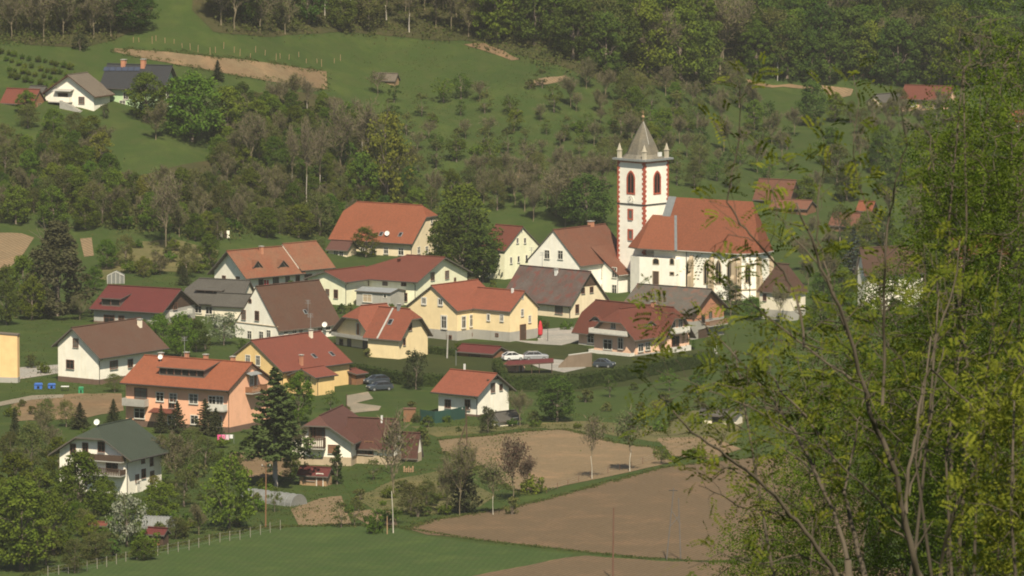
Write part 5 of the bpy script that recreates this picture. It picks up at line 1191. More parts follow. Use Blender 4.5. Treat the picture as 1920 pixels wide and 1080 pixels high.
# field edge group, bottom middle
tree('bare', 862, 968, 830, 'tall dark half-bare tree at the field corner', 62, var=1); tree('con', 872, 962, 838, 'dark conifer in the field corner group', 52)
tree('brown', 838, 965, 870, 'brown tree left of the dark conifer at the field corner', 50); tree('birch', 925, 966, 862, 'bright green birch-like tree at the field corner', 60, name='birch')
tree('purp', 962, 940, 828, 'purple-leaved plum tree beside the brown field', 56, name='plum_tree'); tree('purp', 988, 925, 860, 'smaller purple-leaved tree right of the plum', 34, name='plum_tree')
tree('birchb', 738, 1000, 770, 'tall bare birch with thin white trunk in the garden strip', 70, name='birch')
tree('birchb', 1110, 898, 775, 'slim bare birch standing in the brown field', 50, name='birch'); tree('birch', 1181, 884, 765, 'birch with grey-green crown and white trunk in the brown field', 74, name='birch')
tree('brown', 770, 965, 905, 'low blossoming brown shrub tree beside the bare birch', 60); tree('brown', 800, 958, 900, 'low brown shrub tree in the garden strip', 56)
for i, (px, b, t, w_, k_) in enumerate(((640,990,940,40,'orch'),(665,988,935,40,'orch'),(703,1000,965,36,'bush'),(735,870,800,60,'bare'),(575,905,870,30,'bush'),(700,900,862,44,'orch'),(1000,925,890,40,'bush'),(515,960,915,30,'orch'),(1300,860,840,50,'bush'),(960,965,935,30,'bush'),(790,835,805,40,'bush'),(620,770,735,36,'orch'),(480,960,930,30,'bush'),(1240,870,835,40,'orch'),(880,880,840,30,'brown'))):
    tree(k_, px, b, t, ['small leafy sapling left of the green bush by the field','small leafy sapling nearest the green bush by the field','round green bush next to the white post','brown bare tree in front of the long side wing','bush beside the little red-roofed shed','small tree on the garden lawn','bush under the purple trees','small tree at the right end of the polytunnel','bush on the soil plot at right','bush at the tip of the field corner group','bush left of the green screen','small tree behind the chocolate roof','bush below the polytunnel','small tree beside the brown field right edge','brown tree above the dark field corner trees'][i], w_, name='bush' if k_ == 'bush' else 'tree', cat='bush' if k_ == 'bush' else 'tree')
scatter([(640,770),(800,790),(1000,790),(1230,790),(1400,765),(1400,790),(1240,812),(1100,808),(1000,802),(860,815),(780,830),(660,800)], 26, 22, [('bush',1)], (.7, 1.7), 'low weedy bush along the upper edge of the brown field', 'bushes above the brown field', 'bush', 'bush')
scatter([(30,900),(120,930),(210,960),(300,980),(460,985),(420,1000),(300,1030),(150,1060),(30,1080)], 42, 20, [('bush',3),('green',.6),('brown',.8)], {'bush':(1,2.4),'green':(4,6),'brown':(4,6)}, {'bush':'garden bush behind the post fence at lower left','green':'small green tree among the lower left garden bushes','brown':'small brown tree among the lower left garden bushes'}, {k:'%s plants behind the post fence' % k for k in ('bush','green','brown')}, 'bush', 'bush')
scatter([(640,940),(720,930),(850,900),(900,940),(860,960),(760,985),(660,990)], 26, 16, [('bush',1)], (.7, 1.8), 'garden bush in the strip below the chocolate-roofed house', 'bushes of the garden strip', 'bush', 'bush')
scatter([(400,820),(540,830),(560,950),(420,960),(300,900),(330,830)], 30, 20, [('bush',1)], (.8, 1.9), 'garden bush between the green-roofed and chocolate-roofed houses', 'bushes between the two front houses', 'bush', 'bush')
scatter([(0,740),(100,790),(180,820),(110,860),(0,900)], 14, 22, [('bush',2),('brown',1)], {'bush':(1,2),'brown':(3,5)}, {'bush':'garden bush at the far left','brown':'small brown tree at the far left gardens'}, {k:'%s plants at far left' % k for k in ('bush','brown')}, 'bush', 'bush')
scatter([(1080,740),(1400,700),(1600,640),(1620,760),(1400,770),(1200,790),(1080,780)], 26, 26, [('bush',1),('orch',1)], {'bush':(1,2),'orch':(2.5,4)}, {'bush':'low bush on the right lawn','orch':'small tree on the right lawn'}, {k:'%s on the right lawn' % k for k in ('bush','orch')}, 'bush', 'bush')
scatter([(1560,600),(1800,560),(1925,560),(1925,1000),(1640,900),(1600,760)], 26, 50, [('green',2),('dark',1),('brown',1)], (5, 8), {'green':'green tree in the valley behind the foreground tree','dark':'dark tree in the valley behind the foreground tree','brown':'brown tree in the valley behind the foreground tree'}, {k:'%s valley trees behind the foreground' % k for k in ('green','dark','brown')})
# undergrowth and grass tufts: stuff nobody could count
def ground_stuff(name, poly, n, size, mat, label, seed, hz=.25):
    rs = random.Random(seed); xs_, ys_ = [q_[0] for q_ in poly], [q_[1] for q_ in poly]; cen, t = [], []
    cl = None
    while len(cen) < n:
        x, y = rs.uniform(min(xs_), max(xs_)), rs.uniform(min(ys_), max(ys_))
        if not inpoly(x, y, poly): continue
        p = G(x, y); k = rs.randint(4, 16); tt = rs.random(); sp = rs.uniform(.3, 1.4)
        for _ in range(k):
            qx, qy = p.x+rs.gauss(0, sp), p.y+rs.gauss(0, sp*1.6); cen.append((qx, qy, ground(qx, qy)+rs.uniform(.02, hz*sp*1.6))); t.append(min(1, max(0, tt+rs.uniform(-.2, .2))))
    cen = np.array(cen); r_ = np.random.RandomState(seed); m = len(cen)
    me = quads_mesh(name, cen, r_.normal(size=(m, 3))+np.array([0, -.3, .5]), size*r_.uniform(.5, 1.4, m), np.array(t), mat)
    o = bpy.data.objects.new(name, me); C.objects.link(o); tag(o, label, name.replace('_', ' '), None, 'stuff'); return o
ground_stuff('undergrowth', belt, 34000, .42, M['undl'], 'leafy undergrowth covering the wooded slope left of the village', 3, 1.0)
ground_stuff('undergrowth', [(360,-30),(1400,-30),(1400,150),(1300,180),(1200,168),(1100,150),(960,112),(880,86),(640,66),(430,66)], 26000, .45, M['undl'], 'undergrowth on the floor of the upper woods', 4, 1.3)
ground_stuff('undergrowth', [(-20,-40),(275,-40),(280,5),(235,50),(215,76),(150,90),(60,86),(-20,80)], 9000, .42, M['undl'], 'undergrowth of the wood in the upper left corner', 14, 1.2)
ground_stuff('undergrowth', [(1400,60),(1925,60),(1925,172),(1700,162),(1500,154),(1420,150)], 9000, .45, M['leafd'], 'leafy undergrowth along the foot of the far right forest', 15, 1.3)
ground_stuff('rough_grass', [(640,60),(900,90),(1120,160),(1420,190),(1500,330),(1440,380),(1000,400),(780,380),(700,200)], 16000, .17, M['undl'], 'rough grass tufts of the orchard slope', 5, .06)
ground_stuff('rough_grass', [(0,540),(180,520),(420,500),(470,640),(250,740),(30,760)], 9000, .18, M['undl'], 'rough grass round the left houses', 6, .12)
ground_stuff('rough_grass', [(0,880),(560,820),(800,800),(1000,800),(940,960),(760,990),(500,985),(60,1078),(0,1078)], 16000, .20, M['undl'], 'rough garden growth in front of the lower houses', 7, .15)
ground_stuff('rough_grass', [(760,770),(1240,780),(1420,740),(1620,640),(1640,900),(1420,860),(1260,845),(1100,812),(860,815)], 9000, .2, M['undl'], 'weedy grass between lawn and brown field', 8, .1)

def margin(name, line, n, wid, size, mat, label, seed, hz=.2):
    rs = random.Random(seed); pts = [G(*q_) for q_ in line]; seg = [(b-a).length for a, b in zip(pts, pts[1:])]; cen, t = [], []
    while len(cen) < n:
        i = rs.choices(range(len(seg)), seg)[0]; p = pts[i].lerp(pts[i+1], rs.random()); tt = rs.random(); ox, oy = rs.gauss(0, wid*.5), rs.gauss(0, wid*.5)
        for _ in range(rs.randint(4, 14)):
            qx, qy = p.x+ox+rs.gauss(0, .3), p.y+oy+rs.gauss(0, .3); cen.append((qx, qy, ground(qx, qy)+rs.uniform(.03, hz))); t.append(min(1, max(0, tt+rs.uniform(-.2, .2))))
    cen = np.array(cen); r_ = np.random.RandomState(seed); m = len(cen)
    me = quads_mesh(name, cen, r_.normal(size=(m, 3))+np.array([0, -.3, .5]), size*r_.uniform(.5, 1.4, m), np.array(t), mat); o = bpy.data.objects.new(name, me); C.objects.link(o); tag(o, label, name.replace('_', ' '), None, 'stuff')
margin('grass_margin', [(765,992),(800,978),(960,952),(1020,938),(1240,878),(1300,870),(1500,850)], 4200, .7, .2, M['undl'], 'ragged grass strip between the two brown fields', 31)
margin('grass_margin', [(765,992),(900,1014),(1080,1034),(1200,1047),(1330,1054),(1620,1048)], 3200, .55, .18, M['undl'], 'ragged grass edge between the cereal field and the ploughed fields', 32)
margin('grass_margin', [(822,826),(860,822),(1000,808),(1060,806),(1110,818),(1160,832),(1230,840),(1262,866)], 3000, .8, .2, M['undl'], 'ragged grass along the top of the harrowed field', 33)
margin('grass_margin', [(830,848),(880,868),(930,905),(985,928),(1030,918)], 2500, 1.0, .25, M['undl'], 'weedy edge at the left of the harrowed field', 34)
margin('grass_margin', [(60,1079),(300,1030),(480,990),(640,985),(745,990)], 6000, 1.2, .25, M['undl'], 'ragged grass under the post fence', 35)
margin('grass_margin', [(212,95),(300,97),(400,107),(500,118),(612,134),(614,168),(560,163),(470,146),(350,125),(260,108),(212,95)], 3500, 1.0, .25, M['undl'], 'grass tufts round the tilled hill strip', 36)

for i, (px, b, t, w_, k_) in enumerate(((345,652,628,26,'bush'),(455,660,640,26,'bush'),(385,655,632,24,'bush'),(640,588,572,22,'bush'),(655,590,570,22,'bush'),(735,588,572,20,'bush'),(885,545,520,26,'orch'),(925,548,528,22,'bush'),(1010,612,596,26,'bush'),(1022,616,600,22,'bush'),(1190,585,560,24,'orch'),(1150,590,574,22,'bush'),(1062,618,602,22,'bush'),(645,700,684,20,'bush'),(410,700,680,26,'bush'),(330,700,675,30,'orch'),(60,690,668,30,'bush'),(80,700,680,26,'bush'),(1330,650,632,22,'bush'),(1300,655,640,18,'bush'),(545,545,528,20,'bush'),(580,540,524,20,'bush'),(600,470,448,30,'brown'),(860,655,640,18,'bush'),(690,670,655,18,'bush'),(905,470,440,28,'brown'),(1210,545,525,20,'bush'),(960,800,785,24,'bush'),(1000,790,770,30,'bush'),(770,775,755,24,'bush'))):
    tree(k_, px, b, t, ['bush under the blossoming tree','bush at the foot of the old white farmhouse gable','bush between the two trees behind the peach house','bush behind the pale yellow villa','bush beside the villa chimney side','bush in front of the grey lean-to annex','small tree beside the huge leafy tree','bush left of the rusted sheet roof','bush beside the folded red parasol','bush on the edge of the paved yard','small tree between parsonage and old barn','bush before the parsonage corner','bush in front of the rusted-roof house','bush behind the dark parked cars','bush at the back corner of the peach house','small tree by the white house right end','bush beside the left yellow building','bush by the road behind the blue play house','bush at the foot of the old barn','bush at the right balcony of the peach balcony house','bush behind the old brown farmhouse roof','bush between the long house and the farmhouse roof','brown tree left of the bright orange roof','bush in the hedge gap left of the garage','bush at the foot of the pale yellow villa','brown tree between the cream house and the narrow gable','bush below the church side chapel','bush beside the grey-roofed outbuilding','bush right of the grey-roofed outbuilding','bush above the rusty brown box'][i], w_, name='bush' if k_ == 'bush' else 'tree', cat='bush' if k_ == 'bush' else 'tree')

scatter([(200,500),(245,455),(330,450),(400,470),(400,510),(330,515),(240,515)], 20, 16, [('bush',3),('orch',1)], {'bush':(1.2,2.4),'orch':(2.4,3.6)}, {'bush':'shrub growing on the dry bank behind the wine-red roof','orch':'small tree growing on the dry bank behind the wine-red roof'}, {'bush':'shrubs on the dry bank','orch':'small trees on the dry bank'}, 'shrub', 'shrub')
# ---------------------------------------------------------------- hedges, fences, poles, vehicles, small things
def hedge(pix, wid, hgt, label, seed):
    pts = [G(*q_) for q_ in pix]; root = pts[0]; rs = np.random.RandomState(seed); mb = MB(); cen, nr = [], []
    for a, b in zip(pts, pts[1:]):
        d = (b-a); L = d.length; d.normalize(); s_ = Vector((-d.y, d.x, 0)).normalized()
        mb.box(a-root-s_*wid*.42-Vector((0,0,.5)), d*L, s_*wid*.84, Vector((0,0,hgt*.93+.5)))
        n = int(L*(wid+2*hgt)*22)
        for _ in range(n):
            u = rs.uniform(-.2, L+.2); k = rs.rand()*(wid+2*hgt)
            if k < hgt: v, z, nn = -wid/2, k, -s_
            elif k < hgt+wid: v, z, nn = k-hgt-wid/2, hgt, Vector((0,0,1))
            else: v, z, nn = wid/2, k-hgt-wid, s_
            p = a-root+d*u+s_*(v+rs.normal()*.1)+Vector((0,0,z+rs.normal()*.1)); cen.append(p[:]); nr.append((nn+Vector(rs.normal(size=3))*.6)[:])
    r = empty('hedge', root, label, 'hedge'); mb.build('core', M['hedge'], r)
    me = quads_mesh('foliage', np.array(cen), np.array(nr), .24*rs.uniform(.6, 1.3, len(cen)), rs.rand(len(cen)), M['hedge']); o = bpy.data.objects.new('foliage', me); C.objects.link(o); o.parent = r
hedge([(948,732),(1085,729),(1200,708),(1335,684)], 1.6, 2.3, 'long clipped dark green hedge in front of the parked cars and the peach house', 1)
hedge([(660,704),(760,722),(948,732)], 1.4, 2.0, 'dark hedge left of the small red-roofed house', 2)
hedge([(800,662),(856,668)], 1.2, 1.2, 'short hedge below the pale yellow villa gable', 3)
hedge([(930,690),(945,714)], 1.2, 1.6, 'short dark hedge beside the tiny peach shed', 4)
M['postw'] = flat('weathered_post', (.30, .27, .21), .8)
def fence(pix, hgt, label, rad=.055, mat='conc2', wires=3, wm='metal', lean=.03):
    pts = [G(*q_) for q_ in pix]; r = empty('post_fence', pts[0], label, 'fence')
    for p in pts:
        mb = MB(); h = hgt*rnd.uniform(.92, 1.06); mb.tube([Vector((0,0,-.4)), Vector((rnd.uniform(-lean,lean), rnd.uniform(-lean,lean), h))], rad, 6); mb.build('post', M[mat], r, p-r.location)
    for k in range(wires):
        mb = MB(); mb.tube([p-r.location+Vector((0,0,hgt*(.3+.3*k))) for p in pts], .008, 3); mb.build('wire', M[wm], r)
fence([(90+i*0,1078) for i in range(0)]+[(x/3, 720+y/3) for x, y in ((270,1085),(330,1090-15),(385,1068),(440,1062),(490,1055),(547,1042),(600,1030),(655,1015),(708,1000),(770,988),(828,980),(887,968),(945,958),(1003,946),(1063,936),(1118,922),(1178,908),(1237,892),(1292,884),(1350,878),(1408,864),(1465,850),(1520,838),(1577,822))], 1.45, 'row of pale slim fence posts along the green field edge', .05, 'postw')
fence([(1025,925),(1045,917),(1065,910),(1085,903),(1107,895),(1140,888),(1162,882),(1183,878),(1205,870),(1228,862)], 1.0, 'thin post fence along the lower edge of the brown harrowed field', .04, 'rust')
fence([(1110,800),(1130,806),(1150,812),(1170,818),(1188,822)], 1.1, 'short row of thin posts above the brown field', .04, 'rust', 2)
def pole(px, b, top, label, rad=.14, mat='wood2', arm=True, lean=0, name='utility_pole', brace=False):
    p = G(px, b); h = PV(p.x, p.y, top)-p.z; r = empty(name, p, label, 'pole'); mb = MB(); mb.tube([Vector((0,0,-.8)), Vector((lean*.5,0,h*.5)), Vector((lean,0,h))], [rad, rad*.85, rad*.65], 8); mb.build('shaft', M[mat], r)
    if arm:
        mb = MB(); mb.cbox((lean, 0, h-.45), 1.3, .1, .1); mb.build('crossarm', M['metald'], r)
        for x in (-.55, 0, .55): mb = MB(); mb.tube([Vector((lean+x,0,h-.4)), Vector((lean+x,0,h-.15))], [.05,.03], 6); mb.build('insulator', M['dish'], r)
    if brace: mb = MB(); mb.tube([Vector((-1.6,-.3,-.4)), Vector((lean-.05,0,h*.55))], .09, 6); mb.build('brace', M[mat], r)
    return r
pole(1149, 1087, 952, 'rust-brown pole rising from the soil field at the bottom edge', .13, 'rust', False, .1)
pole(876, 838, 762, 'dark pole with a brace at the top corner of the brown field', .12, 'wood', True, -.2, brace=True)
pole(838, 672, 622, 'pale concrete pole on the lawn left of the large yellow house', .15, 'conc2', False, .2, brace=False)
pole(650, 776, 738, 'short dark post beside the gravel drive', .08, 'wood', False)
pole(498, 990, 868, 'dark pole between the round green tree and the polytunnel', .11, 'wood2', True, .1)
pole(726, 1002, 968, 'short pale post next to the round green bush by the field', .09, 'woodl', False)
pole(855, 686, 656, 'thin pale post in the hedge above the small red-roofed house', .05, 'metal', False)
pole(1458, 152, 116, 'thin pole at the far forest edge', .12, 'conc2', False)
M['rust2'] = flat('grey_brown_timber', (.15, .13, .11), .8)
p = G(1249, 1050); h = PV(p.x, p.y, 915)-p.z; r = empty('double_pole', p, 'leaning grey double pole with braces in the ploughed field', 'pole')
for dx, ln in ((0, 1.0), (2.0, -.35)):
    mb = MB(); mb.tube([Vector((dx,0,-.6)), Vector((dx+ln,0,h if dx == 0 else h*.86))], [.10, .07], 7); mb.build('shaft', M['rust2'], r)
mb = MB(); mb.tube([Vector((.4,0,h*.45)), Vector((1.8,0,h*.62))], .06, 5); mb.tube([Vector((.6,0,h*.7)), Vector((1.9,0,h*.5))], .06, 5); mb.build('brace', M['rust2'], r)
mb = MB(); mb.cbox((.9,0,h-.35), 1.2, .1, .1); mb.build('crossarm', M['metald'], r)
# cars
def car(px, py, rotd, mat, label, L=4.3, Wc=1.75, H=1.45, estate=True):
    p = G(px, py); r = empty('car', p, label, 'car'); r.rotation_euler = (0, 0, math.radians(rotd))
    x0 = -L/2; prof = [(0,.35),(0,.75),(.1,.9),(.95,1.0),(L-.35,.98),(L-.05,.9),(L,.6),(L,.35),(L-.2,.25),(.2,.25)]
    mb = MB(); mb.prism([Vector((x0+a, -Wc/2, b)) for a, b in prof], (0, Wc, 0)); bo = mb.build('body', M[mat], r)
    b_ = bo.modifiers.new('Bevel', 'BEVEL'); b_.width = .09; b_.segments = 2
    cab = [(.95,.99),(1.75,H),(L-.9 if estate else L-1.2,H),(L-.15 if estate else L-.5,.98)]
    lo, hi = Wc/2-.08, Wc/2-.24; v = []
    for s_ in (-1, 1): v += [Vector((x0+a, s_*(lo if b < 1.1 else hi), b)) for a, b in cab]
    mb = MB(); mb.add(v, [(0,1,2,3),(7,6,5,4),(0,4,5,1),(1,5,6,2),(2,6,7,3),(3,7,4,0)]); mb.build('windows', M['glass'], r)
    mb = MB(); mb.box((x0+cab[1][0]-.05, -hi-.03, H-.02), (cab[2][0]-cab[1][0]+.12, 0, 0), (0, 2*hi+.06, 0), (0,0,.06))
    for s_ in (-1, 1):
        for k_, (i, j) in enumerate(((0,1),(2,3))): mb.tube([v[i+(4 if s_ > 0 else 0)], v[j+(4 if s_ > 0 else 0)]], .05, 4)
        m_ = (cab[1][0]+cab[2][0])/2; mb.tube([Vector((x0+m_, s_*(lo-.0), .98)), Vector((x0+m_, s_*hi, H))], .04, 4)
    mb.build('cabin_frame', M[mat], r)
    for a in (.8, L-.85):
        for s_ in (-1, 1):
            mb = MB(); mb.tube([Vector((x0+a, s_*(Wc/2-.18), .31)), Vector((x0+a, s_*(Wc/2+.02), .31))], .31, 14); wo = mb.build('wheel', M['metald'], r)
            mb = MB(); mb.tube([Vector((x0+a, s_*(Wc/2+.01), .31)), Vector((x0+a, s_*(Wc/2+.035), .31))], .18, 10); mb.build('rim', M['metal'], wo)
    for s_ in (-1, 1): mb = MB(); mb.cbox((x0+.02, s_*(Wc/2-.3), .72), .06, .35, .16); mb.build('headlight', M['dish'], r)
    for s_ in (-1, 1): mb = MB(); mb.cbox((x0+L-.03, s_*(Wc/2-.2), .78), .06, .2, .2); mb.build('tail_light', M['red'], r)
M['carw'] = flat('white_car_paint', (.72, .71, .67), .25); M['cars'] = flat('silver_car_paint', (.42, .43, .44), .25, .5); M['card'] = flat('dark_car_paint', (.07, .085, .10), .3, .3)
car(962, 676, 200, 'carw', 'white hatchback parked beside the tiny peach shed', 3.8, 1.65, 1.45)
car(1004, 675, 188, 'cars', 'silver-white estate car parked right of the white hatchback')
car(706, 720, 35, 'card', 'dark blue-grey car parked at the end of the gravel drive'); car(712, 732, 25, 'card', 'second dark car in front, on the gravel drive')
car(1133, 689, 160, 'card', 'dark car by the hedge left of the peach house steps', 3.6)
# carport posts and roof by the cars
p = G(1000, 700); r = empty('carport', p, 'low dark red roofed shelter on thin posts in front of the parked cars', 'carport')
mb = MB(); mb.slab([(-4.4,-1,1.5), (3.4,-1,2.0), (3.4,2.4,2.3), (-4.4,2.4,1.8)], [(0,1,2,3)], .18); mb.build('roof', [M['r_wine'], M['wood']], r)
for x in (-.3, 1.0, 3.1):
    mb = MB(); mb.tube([Vector((x,-.6,-.2)), Vector((x,-.6,1.75))], .07, 6); mb.build('post', M['wood'], r)
# retaining wall
a, b = G(1047, 690), G(1110, 688); r = empty('retaining_wall', a, 'brown stone retaining wall left of the peach house terrace', 'wall')
d = (b-a); mb = MB(); mb.prism([Vector((0,0,-.5)), d+Vector((0,0,-.5)), d+Vector((0,0,2.4)), d*.3+Vector((0,0,2.0)), Vector((0,0,.3))], (0,.5,0)); mb.build('wall', M['rwall'], r)
mb = MB(); mb.tube([d*.3+Vector((0,.25,2.08)), d+Vector((0,.25,2.48))], .14, 5); mb.build('coping', M['conc2'], r)
# dark green screen fence by small house
pts = [G(788, 790), G(815, 794), G(845, 790), G(872, 784)]; r = empty('screen_fence', pts[0], 'dark green screen fence in front of the small red-roofed house', 'fence')
M['gscr'] = flat('green_screen', (.025, .075, .055), .8)
for a, b in zip(pts, pts[1:]):
    mb = MB(); mb.box(a-r.location, b-a, (0,.05,0), (0,0,1.9)); mb.build('panel', M['gscr'], r)
for a in pts: mb = MB(); mb.tube([a-r.location+Vector((0,.1,-.3)), a-r.location+Vector((0,.1,2.0))], .05, 6); mb.build('post', M['metald'], r)
p = G(768, 790); r = empty('brown_box', p, 'rusty brown upright shed box left of the green screen fence', 'shed'); mb = MB(); mb.cbox((0,0,1.0), 1.9, 1.4, 2.0); mb.build('wall', M['wood2'], r); mb = MB(); mb.cbox((0,0,2.06), 2.1, 1.6, .12); mb.build('roof', M['rust'], r)
# polytunnel
def tunnel(px0, py0, px1, py1, rad, label, mat, nrib=7):
    a, b = G(px0, py0), G(px1, py1); d = b-a; L = d.length; d.normalize(); s_ = Vector((-d.y, d.x, 0)); r = empty('greenhouse', a, label, 'greenhouse'); n = 10
    arc = lambda c, R: [c+s_*R*math.cos(math.pi*i/n)+Vector((0,0,R*.95*math.sin(math.pi*i/n))) for i in range(n+1)]
    A, B = arc(Vector((0,0,0)), rad), arc(d*L, rad); mb = MB(); mb.add(A+B, [(i, i+1, n+2+i, n+1+i) for i in range(n)]+[tuple(range(n+1)), tuple(range(n+1, 2*n+2))]); mb.build('cover', M[mat], r)
    for k in range(nrib+1): mb = MB(); mb.tube(arc(d*L*k/nrib, rad+.03), .05, 4); mb.build('rib', M['metal'], r)
M['foil'] = flat('dusty_plastic_foil', (.20, .20, .18), .45, 0, .5)
tunnel(466, 936, 560, 948, 1.7, 'long grey plastic polytunnel in the garden left of the red-roofed shed', 'foil', 8)
tunnel(272, 988, 320, 990, 1.7, 'short glassy greenhouse right of the blossoming tree', 'foil', 8)
# glasshouse behind wine-red roof
p = G(217, 532); r = empty('glasshouse', p, 'small pale glass frame house behind the wine-red roof', 'greenhouse'); mb = MB()
mb.prism([Vector((-1.6,0,0)), Vector((1.6,0,0)), Vector((1.6,0,1.5)), Vector((0,0,2.3)), Vector((-1.6,0,1.5))], (0,2.5,0)); mb.build('glazing', M['foil'], r); mb = MB()
for x in (-1.6,-.8,0,.8,1.6): mb.tube([Vector((x,-.03,0)), Vector((x,-.03,1.5+.8*(1-abs(x)/1.6)))], .05, 4)
mb.tube([Vector((-1.6,-.03,1.5)), Vector((0,-.03,2.3)), Vector((1.6,-.03,1.5))], .06, 4); mb.build('glazing_bars', M['frame'], r)
# folded red parasol
p = G(1013, 636); r = empty('parasol', p, 'folded red parasol at the right corner of the large yellow house', 'parasol'); mb = MB(); mb.tube([Vector((0,0,0)), Vector((0,0,3.4))], .05, 6); mb.build('pole', M['metald'], r)
mb = MB(); mb.tube([Vector((0,0,.6)), Vector((0,0,.9)), Vector((0,0,1.8)), Vector((0,0,2.9)), Vector((0,0,3.3))], [.18,.42,.44,.25,.05], 9); mb.build('canopy', flat('red_canvas', (.55, .04, .05)), r)
mb = MB(); mb.cbox((0,0,.08), .9, .9, .16); mb.build('base', M['conc2'], r)
pole(1027, 640, 598, 'thin dark pole right of the folded red parasol', .06, 'metald', False)
# laundry
p = G(424, 832); r = empty('clothes_rack', p, 'clothes rack with pink and white washing beside the peach house corner', 'clothes rack'); mb = MB()
for x in (-1.2, 1.2): mb.tube([Vector((x,0,0)), Vector((x,0,1.4))], .03, 5)
mb.tube([Vector((-1.2,0,1.4)), Vector((1.2,0,1.4))], .02, 4); mb.build('frame', M['metal'], r)
for x, w_, h_, c_ in ((-1.05,.55,1.1,(.85,.08,.28)), (-.4,.5,.8,(.85,.25,.42)), (.2,.5,.9,(.78,.6,.65)), (.8,.5,.6,(.8,.78,.75))):
    mb = MB(); n_ = 5; vs = []
    for i in range(n_+1): vs += [Vector((x-w_/2+w_*i/n_, .05*math.sin(i*2.1)-.02, 1.42)), Vector((x-w_/2+w_*i/n_, .09*math.sin(i*2.1+.5)-.02, 1.42-h_))]
    mb.slab([v for v in vs], [(2*i, 2*i+2, 2*i+3, 2*i+1) for i in range(n_)], .001); o = mb.build('washing', [flat('washing', c_)]*2, r); sm = o.modifiers.new('Solidify', 'SOLIDIFY'); sm.thickness = .02
# play equipment at left
M['blue'] = flat('blue_plastic', (.06, .16, .50), .5); M['grn'] = flat('green_plastic', (.04, .28, .12), .5)
def playbox(px, py, sx, sz, mat, label, name='play_house'):
    r = empty(name, G(px, py), label, 'play equipment'); Z = Vector((0,0,1)); mb = MB(); mb.cbox((0,0,sz*.3), sx, .9, sz*.6); mb.build('body', M[mat], r)
    mb = MB(); mb.prism([Vector((-sx*.55,-.55,sz*.6)), Vector((sx*.55,-.55,sz*.6)), Vector((sx*.45,-.55,sz*.78)), Vector((-sx*.45,-.55,sz*.78))], (0,1.1,0)); mb.build('roof', M[mat], r)
    mb = MB(); mb.cbox((0,-.47,sz*.25), sx*.3, .03, sz*.35); mb.build('opening', M['glass'], r)
playbox(72, 729, 1.3, 1.2, 'blue', 'blue plastic play house on the lawn at left, left one of two'); playbox(97, 728, 1.2, 1.0, 'blue', 'blue plastic play box right of the blue play house'); playbox(152, 737, .8, 1.3, 'grn', 'small green plastic bin below the white house wall')
p = G(122, 733); r = empty('garden_table', p, 'small dark table with a white cloth before the white house at left', 'table'); mb = MB(); mb.cbox((0,0,.75), 1.3, .8, .08); mb.build('table_top', M['dish'], r)
for x in (-.5,.5):
    for y in (-.3,.3): mb = MB(); mb.tube([Vector((x,y,0)), Vector((x,y,.72))], .04, 5); mb.build('leg', M['metald'], r)
p = G(423, 446); r = empty('beehive', p, 'white and dark upright beehive boxes on the slope above the long orange roof', 'beehive')
for i, (x, m_) in enumerate(((-.9,'oldwhite'), (-.1,'wood'), (.5,'white'))): mb = MB(); mb.cbox((x,0,.7), .55, .5, 1.4); mb.build('box', M[m_], r)
p = G(957, 636); r = empty('wood_crate', p, 'small crates beside the plinth door of the large yellow house', 'crate'); mb = MB(); mb.cbox((0,0,.35), .9, .6, .7); mb.build('box', M['woodl'], r); mb = MB(); mb.cbox((.9,0,.3), .5, .5, .6); mb.build('bucket', M['dish'], r)
p = G(1342, 665); r = empty('statue', p, 'small white garden statue on a pillar right of the old barn', 'statue'); mb = MB(); mb.cbox((0,0,.4), .5, .5, .8); mb.build('pedestal', M['conc2'], r); mb = MB(); mb.tube([Vector((0,0,.8)), Vector((0,0,1.1)), Vector((0,0,1.6)), Vector((0,0,1.85)), Vector((0,0,1.95)), Vector((0,0,2.15))], [.22,.25,.2,.1,.14,.05], 8); mb.build('figure', M['dish'], r)
p = G(585, 1000-30); 
r = empty('log_pile', G(758, 885), 'stack of cut firewood in front of the low wing of the chocolate-roofed house', 'firewood'); 
for i in range(5):
    for j in range(3-(i % 2)): mb = MB(); mb.tube([Vector((i*.32, -.4, .15+j*.28)), Vector((i*.32, .4, .15+j*.28))], .14, 7); mb.build('log', M['woodl'], r)

